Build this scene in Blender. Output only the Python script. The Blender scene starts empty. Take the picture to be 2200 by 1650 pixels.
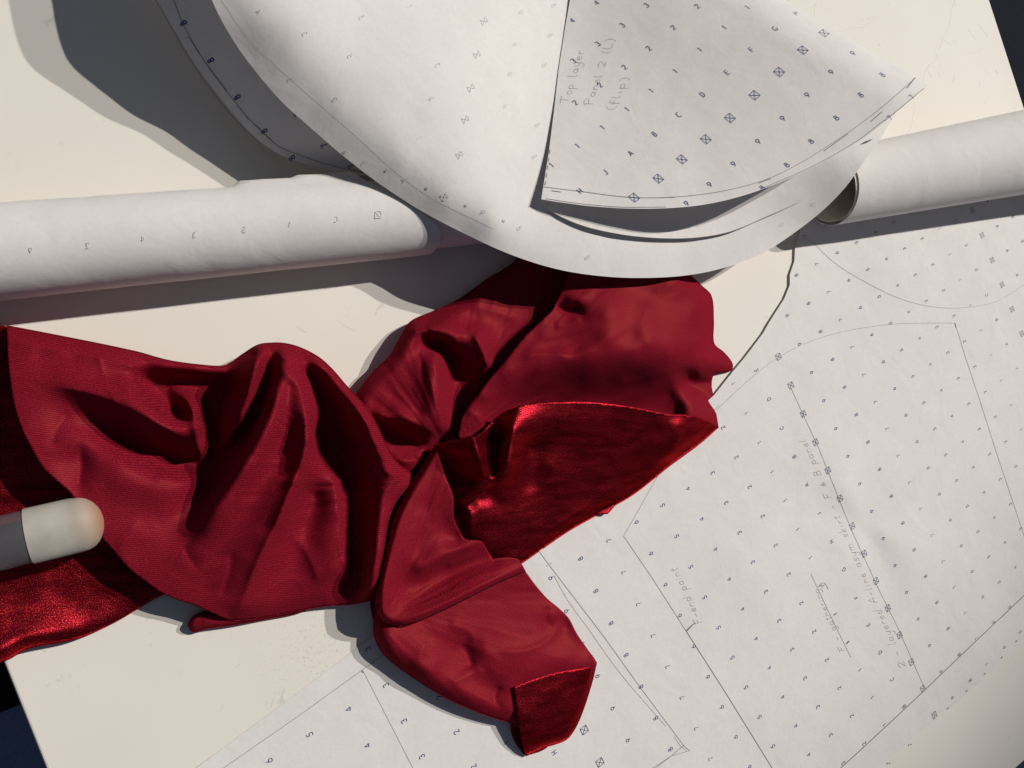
import bpy, math, random
import numpy as np
from mathutils import Vector, Matrix
from mathutils.geometry import delaunay_2d_cdt

random.seed(7); RNG = np.random.default_rng(7)
IN = 0.0254                                   # the paper's printed grid is one inch; all tables below are in inches

# ------------------------------------------------------------------ camera
CAM = np.array([-8.23315, -2.2151, 19.32378])
RIGHT = np.array([0.919978, 0.0, 0.391969]); UP = np.array([-0.041108, 0.994485, 0.096484])
BACK = np.array([-0.389807, -0.104877, 0.914905]); FOC = 1.539763
sc = bpy.context.scene
cd = bpy.data.cameras.new('camera'); cam = bpy.data.objects.new('camera', cd); sc.collection.objects.link(cam)
cd.sensor_width = 36; cd.lens = 18 * FOC; cd.clip_start = 0.01; cd.clip_end = 60
M = Matrix.Identity(4)
for i in range(3):
    M[i][0], M[i][1], M[i][2], M[i][3] = RIGHT[i], UP[i], BACK[i], CAM[i] * IN
cam.matrix_world = M
sc.camera = cam
sc.view_settings.view_transform = 'Standard'; sc.view_settings.look = 'None'
sc.view_settings.exposure = 0.0; sc.view_settings.gamma = 1.0; sc.view_settings.use_curve_mapping = False
sc.cycles.max_bounces = 8; sc.cycles.transparent_max_bounces = 8

# ------------------------------------------------------------------ light: low sun through double glazing (two close images)
w = bpy.data.worlds.new('World'); sc.world = w; w.use_nodes = True
w.node_tree.nodes['Background'].inputs[0].default_value = (0.56, 0.70, 1.0, 1)
w.node_tree.nodes['Background'].inputs[1].default_value = 0.10
def sunbeam(name, shift, strength):
    """a far lamp: the beam a window lets in, losing strength towards the near right corner of the counter"""
    d = 1000.0; aim = Vector((-4.0, 14.0, 0.0)); way = Vector((shift[0], shift[1], -1)).normalized()
    l = bpy.data.lights.new(name, 'SPOT'); l.energy = strength * 4 * math.pi * (d * IN) ** 2 * BEAM; l.color = (1.0, 0.962, 0.905)
    l.spot_size = 2 * math.atan(40.5 / d); l.spot_blend = 0.60; l.shadow_soft_size = d * IN * math.tan(math.radians(0.27))
    o = bpy.data.objects.new(name, l); sc.collection.objects.link(o)
    o.location = (aim - way * d) * IN; o.rotation_euler = way.to_track_quat('-Z', 'Y').to_euler()
BEAM = 0.95
sunbeam('sunbeam', (-0.71, -0.467), 1.98)
sunbeam('sunbeam_pane_image', (-0.93, -0.53), 1.92)

# ------------------------------------------------------------------ helpers: places on the counter
def ray(px):
    px = np.asarray(px, float)
    return (px[..., 0:1] - 1100) / 1100 / FOC * RIGHT - (px[..., 1:2] - 825) / 1100 / FOC * UP - BACK
def at(px, z=0.0):
    """survey point: where the sight line through a photo point meets height z (inches)"""
    r = ray(px); z = np.broadcast_to(np.asarray(z, float), r.shape[:-1])
    t = (z - CAM[2]) / r[..., 2]
    return CAM + r * t[..., None]
def pix(p):
    d = np.asarray(p, float) - CAM
    k = -(d @ BACK)
    return np.stack([1100 + 1100 * FOC * (d @ RIGHT) / k, 825 - 1100 * FOC * (d @ UP) / k], -1)
LATX = np.array([[-0.887811, 0.460208], [-0.460208, -0.887811]]); LATO = np.array([8.62877, -9.08281])
def lat_xy(uv): return (np.asarray(uv, float) - LATO) @ LATX.T

def tps(pts, vals, lam=0.0):
    pts = np.asarray(pts, float) / 100; vals = np.asarray(vals, float)
    if vals.ndim == 1: vals = vals[:, None]
    n = len(pts)
    d2 = ((pts[:, None] - pts[None]) ** 2).sum(-1)
    K = 0.5 * d2 * np.log(d2 + 1e-12) + lam * np.eye(n)
    Pm = np.hstack([np.ones((n, 1)), pts])
    A = np.zeros((n + 3, n + 3)); A[:n, :n] = K; A[:n, n:] = Pm; A[n:, :n] = Pm.T
    sol = np.linalg.solve(A, np.vstack([vals, np.zeros((3, vals.shape[1]))]))
    def f(q):
        q = np.asarray(q, float); sh = q.shape[:-1]; q = q.reshape(-1, 2) / 100
        out = np.empty((len(q), vals.shape[1]))
        for i in range(0, len(q), 4000):
            c = q[i:i + 4000]; e2 = ((c[:, None] - pts[None]) ** 2).sum(-1)
            out[i:i + 4000] = 0.5 * e2 * np.log(e2 + 1e-12) @ sol[:n] + sol[n] + c @ sol[n + 1:]
        return out.reshape(sh + (vals.shape[1],))
    return f
def densify(poly, step):
    """resample an open polyline whose columns may hold more than x, y"""
    poly = np.asarray(poly, float); out = [poly[0]]
    for a, b in zip(poly[:-1], poly[1:]):
        n = max(1, int(round(np.hypot(*(b[:2] - a[:2])) / step)))
        for k in range(1, n + 1): out.append(a + (b - a) * k / n)
    return np.array(out)
def smooth_line(poly, step, closed=False):
    """Catmull-Rom through the points, resampled"""
    P = np.asarray(poly, float); n = len(P); out = []
    segs = n if closed else n - 1
    for i in range(segs):
        p1, p2 = P[i], P[(i + 1) % n]
        p0 = P[i - 1] if (closed or i > 0) else 2 * p1 - p2
        p3 = P[(i + 2) % n] if (closed or i + 2 < n) else 2 * p2 - p1
        k = max(1, int(round(np.hypot(*(p2 - p1)[:2]) / step)))
        d1 = np.hypot(*(p2 - p1)[:2]) + 1e-9
        m1 = (p2 - p0) * d1 / (np.hypot(*(p1 - p0)[:2]) + d1) ; m2 = (p3 - p1) * d1 / (np.hypot(*(p3 - p2)[:2]) + d1)
        for j in range(k):
            t = j / k
            out.append((2*t**3-3*t**2+1)*p1 + (t**3-2*t**2+t)*m1 + (-2*t**3+3*t**2)*p2 + (t**3-t**2)*m2)
    if not closed: out.append(P[-1])
    return np.array(out)
def dist_to(q, line):
    """distance of points q to an open polyline"""
    d = np.full(len(q), 1e9)
    for a, b in zip(line[:-1], line[1:]):
        ab = b - a; t = np.clip(((q - a) @ ab) / (ab @ ab + 1e-12), 0, 1)
        d = np.minimum(d, np.hypot(*(q - a - t[:, None] * ab).T))
    return d
def inside(q, poly):
    x, y = q[:, 0], q[:, 1]; r = np.zeros(len(q), bool)
    for a, b in zip(poly, np.roll(poly, -1, 0)):
        c = (a[1] > y) != (b[1] > y)
        with np.errstate(divide='ignore', invalid='ignore'):
            xx = (b[0] - a[0]) * (y - a[1]) / (b[1] - a[1]) + a[0]
        r ^= c & (x < xx)
    return r
def signed(q, line):
    """nearest distance to a polyline, which side (+ = image left when heading down), and position 0..1 along it"""
    best = np.full(len(q), 1e9); side = np.ones(len(q)); pos = np.zeros(len(q))
    seg = np.hypot(*np.diff(line, axis=0).T); cum = np.concatenate([[0], np.cumsum(seg)]) / seg.sum()
    for i, (a, b) in enumerate(zip(line[:-1], line[1:])):
        ab = b - a; t = np.clip(((q - a) @ ab) / (ab @ ab + 1e-12), 0, 1); r = q - a - t[:, None] * ab; d = np.hypot(*r.T)
        m = d < best; best[m] = d[m]; side[m] = np.sign(ab[0] * (q - a)[m, 1] - ab[1] * (q - a)[m, 0]); pos[m] = cum[i] + t[m] * (cum[i + 1] - cum[i])
    return best, side, pos
def crease(q, pts, h, wl, wr, fade=.22):
    d, sd, t = signed(q, smooth_line(pts, 6))
    w = np.where(sd > 0, wl, wr); x = d / w
    prof = np.exp(-(np.sqrt(x * x + .12) - .346))          # a crest with only a small rounding
    e = np.clip(np.minimum(t, 1 - t) / fade, 0, 1); e = e * e * (3 - 2 * e)
    return h * prof * (.08 + .92 * e)
_nz = RNG.normal(size=(64, 64))
def vnoise(q, scale, seed=0):
    """smooth value noise, about -1..1"""
    q = np.asarray(q, float) / scale + seed * 7.31
    i = np.floor(q).astype(int); f = q - i; f = f * f * f * (f * (f * 6 - 15) + 10)
    g = lambda a, b: _nz[(i[..., 0] + a) % 64, (i[..., 1] + b) % 64]
    return ((g(0,0)*(1-f[...,0]) + g(1,0)*f[...,0])*(1-f[...,1]) + (g(0,1)*(1-f[...,0]) + g(1,1)*f[...,0])*f[...,1]) * 0.6

def patch(outline, h):
    """triangulate the inside of a closed outline with points about h apart"""
    hex_ = []
    mn, mx = outline.min(0), outline.max(0)
    ys = np.arange(mn[1] + h * .4, mx[1], h * .866)
    for k, y in enumerate(ys):
        xs = np.arange(mn[0] + (h * .5 if k % 2 else 0), mx[0], h); hex_.append(np.stack([xs, np.full(len(xs), y)], 1))
    q = np.vstack(hex_); q = q[inside(q, outline)]
    q = q[dist_to(q, np.vstack([outline, outline[:1]])) > h * 0.55]
    pts = np.vstack([outline, q]); n = len(outline)
    r = delaunay_2d_cdt([Vector(p) for p in pts.tolist()], [(i, (i + 1) % n) for i in range(n)], [], 1, 1e-4)
    return np.array([(v.x, v.y) for v in r[0]]), [tuple(f) for f in r[2]]

# ------------------------------------------------------------------ helpers: objects
def mesh_obj(name, verts, faces, mat, parent=None, uv=None, smooth=True):
    me = bpy.data.meshes.new(name)
    me.from_pydata((np.asarray(verts) * IN).tolist(), [], faces); me.update()
    if smooth: me.polygons.foreach_set('use_smooth', [True] * len(me.polygons))
    if uv is not None:
        l = me.uv_layers.new(name='UVMap'); vi = np.empty(len(me.loops), int); me.loops.foreach_get('vertex_index', vi)
        l.data.foreach_set('uv', np.asarray(uv, float)[vi].ravel())
    me.materials.append(mat)
    o = bpy.data.objects.new(name, me); sc.collection.objects.link(o); o.parent = parent
    return o
def upward(V, F):
    V = np.asarray(V); F2 = []
    for f in F:
        a, b, c = V[f[0]], V[f[1]], V[f[2]]
        n = (b[0]-a[0])*(c[1]-a[1]) - (b[1]-a[1])*(c[0]-a[0])
        F2.append(f if n > 0 else f[::-1])
    return F2
def solid(o, t, offset=-1, crisp=True):
    m = o.modifiers.new('thickness', 'SOLIDIFY'); m.thickness = t * IN; m.offset = offset; m.use_even_offset = False
    if not crisp: return
    e = o.modifiers.new('crisp_rim', 'EDGE_SPLIT'); e.split_angle = math.radians(62)
def tag(o, label, cat, group=None, kind=None):
    o['label'] = label; o['category'] = cat
    if group: o['group'] = group
    if kind: o['kind'] = kind
def structure(o): o['kind'] = 'structure'
def empty(name, xyz):
    o = bpy.data.objects.new(name, None); sc.collection.objects.link(o); o.location = [c * IN for c in xyz]; o.empty_display_size = .02
    return o
def adopt(o, root):
    o.parent = root; o.matrix_parent_inverse = Matrix.Translation(-Vector(root.location))

# ------------------------------------------------------------------ materials
def material(name):
    m = bpy.data.materials.new(name); m.use_nodes = True; nt = m.node_tree
    b = nt.nodes['Principled BSDF']
    return m, nt, b
def N(nt, t, **kw):
    n = nt.nodes.new(t)
    for k, v in kw.items():
        if k in n.inputs: n.inputs[k].default_value = v
        else: setattr(n, k, v)
    return n
def ramp(nt, fac, stops):
    r = nt.nodes.new('ShaderNodeValToRGB'); e = r.color_ramp.elements
    while len(e) < len(stops): e.new(0.5)
    for el, (p, c) in zip(e, stops): el.position = p; el.color = c if len(c) == 4 else (*c, 1)
    nt.links.new(fac, r.inputs[0]); return r.outputs[0]
def mix(nt, fac, a, b, mode='MIX'):
    n = nt.nodes.new('ShaderNodeMix'); n.data_type = 'RGBA'; n.blend_type = mode
    for s, v in ((n.inputs[0], fac), (n.inputs[6], a), (n.inputs[7], b)):
        if hasattr(v, 'links'): nt.links.new(v, s)
        else: s.default_value = v if not isinstance(v, tuple) or len(v) == 4 else (*v, 1)
    return n.outputs[2]
def bump(nt, height, strength, dist, bsdf, normal=None):
    b = N(nt, 'ShaderNodeBump', Strength=strength, Distance=dist); nt.links.new(height, b.inputs['Height'])
    if normal is not None: nt.links.new(normal, b.inputs['Normal'])
    if bsdf is not None: nt.links.new(b.outputs[0], bsdf.inputs['Normal'])
    return b.outputs[0]

def mat_paper(name, col=(0.875, 0.838, 0.808), cloud=0.032, trans=0.18):
    m, nt, b = material(name)
    tc = N(nt, 'ShaderNodeTexCoord')
    n1 = N(nt, 'ShaderNodeTexNoise', Scale=38.0, Detail=5.0, Roughness=0.65); nt.links.new(tc.outputs['Object'], n1.inputs[0])
    n2 = N(nt, 'ShaderNodeTexNoise', Scale=420.0, Detail=3.0); nt.links.new(tc.outputs['Object'], n2.inputs[0])
    lo = tuple(c * (1 - cloud) for c in col); hi = tuple(min(.95, c * (1 + cloud * .5)) for c in col)
    c1 = ramp(nt, n1.outputs[0], [(0.3, lo), (0.7, hi)])
    c2 = ramp(nt, n2.outputs[0], [(0.3, (.93, .93, .93)), (0.7, (1, 1, 1))])
    c = mix(nt, 0.6, c1, c2, 'MULTIPLY')
    nt.links.new(c, b.inputs['Base Color']); b.inputs['Roughness'].default_value = 0.85; b.inputs['Specular IOR Level'].default_value = 0.18
    n3 = N(nt, 'ShaderNodeTexNoise', Scale=26.0, Detail=3.0, Distortion=.6); nt.links.new(tc.outputs['Object'], n3.inputs[0])
    nb = bump(nt, n3.outputs[0], 0.25, 0.004, None)
    bump(nt, n2.outputs[0], 0.12, 0.0006, b, nb)
    out = nt.nodes['Material Output']; tr = N(nt, 'ShaderNodeBsdfTranslucent'); tr.inputs[0].default_value = (.85, .82, .78, 1)
    mx = N(nt, 'ShaderNodeMixShader'); mx.inputs[0].default_value = trans
    nt.links.new(b.outputs[0], mx.inputs[1]); nt.links.new(tr.outputs[0], mx.inputs[2]); nt.links.new(mx.outputs[0], out.inputs[0])
    return m
def mat_plain(name, col, rough=0.8, spec=0.2):
    m, nt, b = material(name)
    tc = N(nt, 'ShaderNodeTexCoord'); n1 = N(nt, 'ShaderNodeTexNoise', Scale=300.0, Detail=3.0); nt.links.new(tc.outputs['Object'], n1.inputs[0])
    c = ramp(nt, n1.outputs[0], [(0.25, tuple(x * .8 for x in col)), (0.75, tuple(min(1, x * 1.15) for x in col))])
    nt.links.new(c, b.inputs['Base Color']); b.inputs['Roughness'].default_value = rough; b.inputs['Specular IOR Level'].default_value = spec
    return m
def mat_counter():
    m, nt, b = material('quartz_counter')
    tc = N(nt, 'ShaderNodeTexCoord'); ob = tc.outputs['Object']
    base = N(nt, 'ShaderNodeTexNoise', Scale=7.0, Detail=4.0); nt.links.new(ob, base.inputs[0])
    col = ramp(nt, base.outputs[0], [(0.3, (.735, .690, .618)), (0.7, (.78, .738, .672))])
    # short grey flecks and fine specks
    fl = N(nt, 'ShaderNodeTexNoise', Scale=95.0, Detail=3.0, Distortion=1.2); nt.links.new(ob, fl.inputs[0])
    fm = N(nt, 'ShaderNodeTexNoise', Scale=16.0, Detail=2.0); nt.links.new(ob, fm.inputs[0])
    a1 = ramp(nt, fl.outputs[0], [(0.655, (0, 0, 0)), (0.72, (1, 1, 1))]); a2 = ramp(nt, fm.outputs[0], [(0.5, (0, 0, 0)), (0.62, (1, 1, 1))])
    f2 = mix(nt, 1.0, a1, a2, 'MULTIPLY'); k2 = N(nt, 'ShaderNodeMath', operation='MULTIPLY'); nt.links.new(f2, k2.inputs[0]); k2.inputs[1].default_value = .30
    col = mix(nt, k2.outputs[0], col, (.42, .38, .34))
    # reddish lint rubbed off the velvet, in one patch
    ln = N(nt, 'ShaderNodeTexNoise', Scale=520.0, Detail=4.0, Roughness=.7); nt.links.new(ob, ln.inputs[0])
    l1 = ramp(nt, ln.outputs[0], [(0.56, (0, 0, 0)), (0.70, (1, 1, 1))])
    cpos = at(np.array([690., 1400.]))
    vd = N(nt, 'ShaderNodeVectorMath', operation='DISTANCE'); nt.links.new(ob, vd.inputs[0]); vd.inputs[1].default_value = (cpos[0]*IN, cpos[1]*IN, 0)
    l2 = N(nt, 'ShaderNodeMapRange'); nt.links.new(vd.outputs['Value'], l2.inputs[0]); l2.inputs[1].default_value = 1.9*IN; l2.inputs[2].default_value = .3*IN
    f3 = mix(nt, 1.0, l1, l2.outputs[0], 'MULTIPLY'); k3 = N(nt, 'ShaderNodeMath', operation='MULTIPLY'); nt.links.new(f3, k3.inputs[0]); k3.inputs[1].default_value = .55
    col = mix(nt, k3.outputs[0], col, (.40, .23, .18))
    nt.links.new(col, b.inputs['Base Color'])
    b.inputs['Roughness'].default_value = 0.55; b.inputs['Specular IOR Level'].default_value = 0.14
    bump(nt, ln.outputs[0], 0.05, 0.0004, b)
    return m
def mat_knit(name='velvet_back', ang=0.0):
    """dull ribbed knit side of the velvet"""
    m, nt, b = material(name)
    uv = N(nt, 'ShaderNodeUVMap')
    mp = N(nt, 'ShaderNodeMapping'); nt.links.new(uv.outputs[0], mp.inputs[0]); mp.inputs['Rotation'].default_value = (0, 0, ang)
    wv = N(nt, 'ShaderNodeTexWave', Scale=7.4, Distortion=1.2, Detail=2.0); wv.bands_direction = 'Y'; wv.inputs['Detail Scale'].default_value = .7
    nt.links.new(mp.outputs[0], wv.inputs[0])
    nz = N(nt, 'ShaderNodeTexNoise', Scale=27.0, Detail=4.0, Roughness=.75); nt.links.new(uv.outputs[0], nz.inputs[0])
    c1 = ramp(nt, wv.outputs[0], [(0.0, (.140, .0045, .0140)), (1.0, (.245, .0092, .0220))])
    c2 = ramp(nt, nz.outputs[0], [(0.30, (.55, .52, .55)), (0.5, (.95, .95, .95)), (0.70, (1.5, 1.9, 1.75))])
    c = mix(nt, 1.0, c1, c2, 'MULTIPLY')
    nt.links.new(c, b.inputs['Base Color'])
    b.inputs['Roughness'].default_value = 0.60; b.inputs['Specular IOR Level'].default_value = 0.0
    b.inputs['Sheen Weight'].default_value = 0.06; b.inputs['Sheen Roughness'].default_value = .4; b.inputs['Sheen Tint'].default_value = (1, .14, .16, 1)
    hb = bump(nt, wv.outputs[0], 0.22, 0.00025, None)
    nb = bump(nt, nz.outputs[0], 0.25, 0.0003, b, hb)
    g = N(nt, 'ShaderNodeBsdfAnisotropic', Roughness=.46); g.inputs['Color'].default_value = (.95, .20, .15, 1); nt.links.new(nb, g.inputs['Normal'])
    mx = N(nt, 'ShaderNodeMixShader'); mx.inputs[0].default_value = .016
    nt.links.new(b.outputs[0], mx.inputs[1]); nt.links.new(g.outputs[0], mx.inputs[2]); nt.links.new(mx.outputs[0], nt.nodes['Material Output'].inputs[0])
    return m
def mat_velvet():
    """pile side: dark looking straight down the pile, bright where it is seen or lit along the fibres, with sparkle glints painted into the grain colour"""
    m, nt, b = material('velvet_pile')
    uv = N(nt, 'ShaderNodeUVMap')
    n1 = N(nt, 'ShaderNodeTexNoise', Scale=40.0, Detail=3.0, Roughness=.78); nt.links.new(uv.outputs[0], n1.inputs[0])
    n2 = N(nt, 'ShaderNodeTexNoise', Scale=1.0, Detail=2.0, Roughness=.5); nt.links.new(uv.outputs[0], n2.inputs[0])
    nm = N(nt, 'ShaderNodeMapping'); nt.links.new(uv.outputs[0], nm.inputs[0]); nm.inputs['Rotation'].default_value = (0, 0, -.5); nm.inputs['Scale'].default_value = (.35, 1.6, 1)
    n3 = N(nt, 'ShaderNodeTexNoise', Scale=3.0, Detail=4.0, Roughness=.6); nt.links.new(nm.outputs[0], n3.inputs[0])
    c1 = ramp(nt, n1.outputs[0], [(0.39, (.07, .001, .009)), (0.55, (.24, .004, .014)), (0.70, (.95, .090, .065))])  # brightest stop paints sparkles into the pile colour
    nap = ramp(nt, n3.outputs[0], [(0.36, (.60, .60, .60)), (0.62, (1.15, 1.15, 1.15))])
    c1 = mix(nt, 1.0, c1, nap, 'MULTIPLY')
    nt.links.new(c1, b.inputs['Base Color']); b.inputs['Metallic'].default_value = .93
    b.inputs['Roughness'].default_value = .44; b.inputs['Specular Tint'].default_value = (1, .2, .15, 1)
    hb = bump(nt, n2.outputs[0], 0.35, 0.004, None)
    nb = bump(nt, n1.outputs[0], 0.30, 0.0005, b, hb)
    v = N(nt, 'ShaderNodeBsdfSheen', distribution='ASHIKHMIN', Roughness=.25); v.inputs['Color'].default_value = (.60, .018, .028, 1); nt.links.new(nb, v.inputs['Normal'])
    a = N(nt, 'ShaderNodeAddShader'); nt.links.new(b.outputs[0], a.inputs[0]); nt.links.new(v.outputs[0], a.inputs[1])
    nt.links.new(a.outputs[0], nt.nodes['Material Output'].inputs[0])
    return m
def mat_ink(name, col):
    return mat_plain(name, col, .7, .2)

PAPER = mat_paper('pattern_paper')
COUNTER = mat_counter()
VELVET = mat_velvet()
INK = mat_ink('blue_black_print', (.030, .068, .19))
INKF = mat_ink('print_show_through', (.69, .665, .645))
INKG = mat_ink('grey_print', (.17, .175, .19))
PENCIL = mat_ink('pencil', (.36, .34, .32))
PENCILF = mat_ink('faint_pencil', (.54, .51, .48))
PENCILD = mat_ink('dark_pencil', (.23, .215, .20))

# ------------------------------------------------------------------ setting: counter and floor
def poly_slab(name, corners, z0, z1, mat, bevel=0.06):
    n = len(corners); V = [(x, y, z1) for x, y in corners] + [(x, y, z0) for x, y in corners]
    F = [tuple(range(n)), tuple(range(2 * n - 1, n - 1, -1))] + [(i + n, (i + 1) % n + n, (i + 1) % n, i) for i in range(n)]
    F = [F[0], F[1]] + [f for f in F[2:]]
    o = mesh_obj(name, V, F, mat, smooth=False)
    bm = o.modifiers.new('edge', 'BEVEL'); bm.width = bevel * IN; bm.segments = 3; bm.limit_method = 'ANGLE'
    return o
L0 = at(np.array([7., 1422.]))[:2]; edge = np.array([math.cos(math.radians(-68.4)), math.sin(math.radians(-68.4))]); nrm = np.array([-edge[1], edge[0]])
tR = 37.35; tfront = (at(np.array([2192., 1643.]))[:2] - L0) @ edge
cr = [L0 + edge * tfront, L0 + edge * tfront + nrm * tR, L0 - edge * 40 + nrm * tR, L0 - edge * 40]
counter = poly_slab('countertop', [tuple(c) for c in cr], -1.2, 0.0, COUNTER); structure(counter)
def s_top(px): return at(np.asarray(px, float), 0.0)
floor_dark = mat_plain('dark_floor', (.30, .265, .225), .6, .2)
floor = mesh_obj('floor', [(-200, -200, -36), (200, -200, -36), (200, 200, -36), (-200, 200, -36)], [(0, 1, 2, 3)], floor_dark, smooth=False); structure(floor)

# ------------------------------------------------------------------ printed marks and pencil
def arc(cx, cy, rx, ry, a0, a1, n=14):
    t = np.radians(np.linspace(a0, a1, n)); return np.stack([cx + rx * np.cos(t), cy + ry * np.sin(t)], 1).tolist()
GLYPH = {   # single-line figures in a box about 0.6 wide, 1 high
 '1': [[(.15, .78), (.36, 1), (.36, 0)]],
 '2': [arc(.3, .72, .26, .27, 170, -35) + [(.04, 0), (.58, 0)]],
 '3': [arc(.28, .75, .23, .24, 160, -90) + arc(.28, .26, .27, .26, 90, -160)],
 '4': [[(.46, 0), (.46, 1), (.02, .26), (.62, .26)]],
 '5': [[(.54, 1), (.18, 1), (.12, .56)] + arc(.27, .31, .29, .31, 120, -150)],
 '6': [[(.42, 1), (.08, .42)], arc(.32, .3, .28, .3, 0, 360, 20)],
 '7': [[(.04, 1), (.58, 1), (.2, 0)]],
 '8': [arc(.3, .76, .21, .23, 0, 360, 18), arc(.3, .27, .27, .27, 0, 360, 20)],
 '9': [[(.2, 0), (.55, .6)], arc(.3, .70, .28, .3, 0, 360, 20)],
 'A': [[(0, 0), (.32, 1), (.64, 0)], [(.12, .34), (.52, .34)]],
 'B': [[(.05, 0), (.05, 1)] + arc(.28, .76, .22, .24, 90, -90, 9) + [(.05, .52)], [(.28, .52)] + arc(.3, .26, .25, .26, 90, -90, 9) + [(.05, 0)]],
 'C': [arc(.36, .5, .36, .5, 50, 310)],
 'D': [[(.05, 0), (.05, 1)] + arc(.2, .5, .42, .5, 90, -90, 12) + [(.05, 0)]],
 'E': [[(.52, 1), (.06, 1), (.06, 0), (.52, 0)], [(.06, .52), (.46, .52)]],
 'F': [[(.52, 1), (.06, 1), (.06, 0)], [(.06, .52), (.46, .52)]],
 'G': [arc(.38, .5, .38, .5, 50, 350) + [(.42, .43)]],
 'H': [[(.05, 0), (.05, 1)], [(.6, 0), (.6, 1)], [(.05, .52), (.6, .52)]],
 'J': [[(.42, 1), (.42, .25)] + arc(.22, .22, .2, .22, 0, -140, 9)],
 '#': [[(-.25, -.1), (.85, -.1), (.85, 1.1), (-.25, 1.1), (-.25, -.1), (.85, 1.1)], [(-.25, 1.1), (.85, -.1)]],
}
class Marks:
    """flat print: thin ribbons that follow a surface; one joined mesh for a sheet"""
    def __init__(s, surf, lift=0.012): s.V, s.F, s.surf, s.lift = [], [], surf, lift
    def line(s, px, width, step=7.0):
        px = densify(np.asarray(px, float), step)
        e = 1.5
        P = s.surf(px); dx = s.surf(px + [e, 0]) - P; dy = s.surf(px + [0, e]) - P
        n = np.cross(dx, dy); n /= np.linalg.norm(n, axis=1)[:, None] + 1e-12; n *= np.where(((CAM - P) * n).sum(1) < 0, -1, 1)[:, None]
        t = np.gradient(P, axis=0); t /= np.linalg.norm(t, axis=1)[:, None] + 1e-12
        sd = np.cross(n, t); wd = np.broadcast_to(np.asarray(width, float), len(P)) / 2
        b = len(s.V)
        for p, q, k, ww in zip(P, sd, n, wd):
            s.V += [p + k * s.lift + q * ww, p + k * s.lift - q * ww]
        s.F += [(b + 2*i, b + 2*i + 1, b + 2*i + 3, b + 2*i + 2) for i in range(len(P) - 1)]
    def glyph(s, ch, place, uv, right, up, size=.15, width=.021, slant=0):
        for st in GLYPH[ch]:
            q = np.asarray(st, float) - [.3, .5]; q[:, 0] += slant * q[:, 1]
            s.line(place(np.asarray(uv, float) + (q[:, :1] * right + q[:, 1:] * up) * size), width, 3.0)
    def build(s, name, mat, parent):
        if not s.V: return
        o = mesh_obj(name, s.V, s.F, mat, parent, smooth=False); o['kind'] = 'stuff'; return o

LETTERS = 'ABCDEFGHJ'
def mark_char(c, k):
    """which figure the printed grid carries in column c (0 = boxed crosses), k counts letters upward"""
    c = c % 11
    return '#' if c == 0 else (LETTERS[k % 9] if c == 1 else str(c - 1))

# ---- veins in the counter stone
def vein_line(mk, pts, w):
    p = smooth_line(pts, 9); p = p + np.stack([vnoise(p, 17, 3), vnoise(p, 17, 9)], 1) * 3.2
    mk.line(p, w * np.clip(.55 + .6 * vnoise(p, 26, 5), .15, 1.3), 40)
vn = Marks(s_top, .002)
vein_line(vn, [(2062, -20), (2045, 20), (2036, 60), (2020, 100), (2005, 130), (1990, 155), (1982, 175)], .05)
vein_line(vn, [(1966, 218), (1962, 250), (1955, 280), (1950, 300)], .045)
vein_line(vn, [(2010, 112), (2018, 132), (2016, 150), (2021, 168)], .035)
vein_line(vn, [(1925, -15), (1900, 18), (1876, 42), (1866, 54), (1848, 60), (1830, 61), (1808, 66), (1790, 70), (1760, 80)], .05)
vein_line(vn, [(1766, -10), (1752, 10), (1748, 30), (1742, 50)], .04)
vein_line(vn, [(1690, -10), (1694, 12), (1698, 30)], .03)
for a in [[(2082, 64), (2090, 80), (2096, 88)], [(2107, 55), (2113, 66), (2121, 77)], [(2072, 122), (2080, 116), (2092, 112), (2106, 106)], [(2048, 90), (2056, 84)], [(2031, 88), (2040, 96)], [(2050, 162), (2046, 176)], [(2118, 150), (2121, 158)], [(2137, 150), (2143, 158)],
          [(1996, 152), (2002, 168)], [(2105, 175), (2108, 184)], [(2116, 218), (2118, 226)], [(1668, 530), (1672, 540)]]:
    vein_line(vn, a, .05)
vn.build('stone_veins', mat_plain('vein', (.56, .52, .455), .45, .3), counter)

# ---- big flat sheet lying on the counter
crk = np.array([1858., 1130.])
def z_flat(px):
    px = np.asarray(px, float); xy = at(px)[..., :2]
    z = 0.03 + 0.014 * vnoise(xy, 1.6, 1) + 0.045 * vnoise(xy, 3.4, 2)
    # lifted, hand-cut far edge
    e = dist_to(px.reshape(-1, 2), FLAT_EDGE).reshape(px.shape[:-1])
    z = z + 0.06 * np.exp(-(e / 55) ** 2)
    # pinched crease with soft rays round it
    d = xy - at(crk)[:2]; r = np.hypot(d[..., 0], d[..., 1]); a = np.arctan2(d[..., 1], d[..., 0])
    z = z + 0.050 * np.exp(-(r / 3.4) ** 2) * (1 + .8 * np.cos(3 * a + .5) + .45 * np.cos(5 * a + 1.9)) * (1 - np.exp(-(r / 1.0) ** 2) * .85)
    d2 = xy - at(np.array([2060., 870.]))[:2]; u = d2 @ np.array([.86, .5]); v = d2 @ np.array([-.5, .86])
    z = z + 0.028 * np.exp(-(v / .25) ** 2 - (u / 1.3) ** 2)
    # curled near edge
    f = dist_to(px.reshape(-1, 2), FLAT_CURL).reshape(px.shape[:-1])
    return np.maximum(z, .014) + 0.03 * np.exp(-(f / 60) ** 2)
FLAT_EDGE = np.array([(1722, 470), (1716, 520), (1708, 560), (1698, 610), (1686, 640), (1655, 690), (1640, 715), (1600, 768), (1573, 800), (1535, 848)], float)
FLAT_CURL = np.array([(1925, 1650), (2000, 1560), (2060, 1505), (2110, 1460), (2200, 1375), (2260, 1320)], float)
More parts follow.
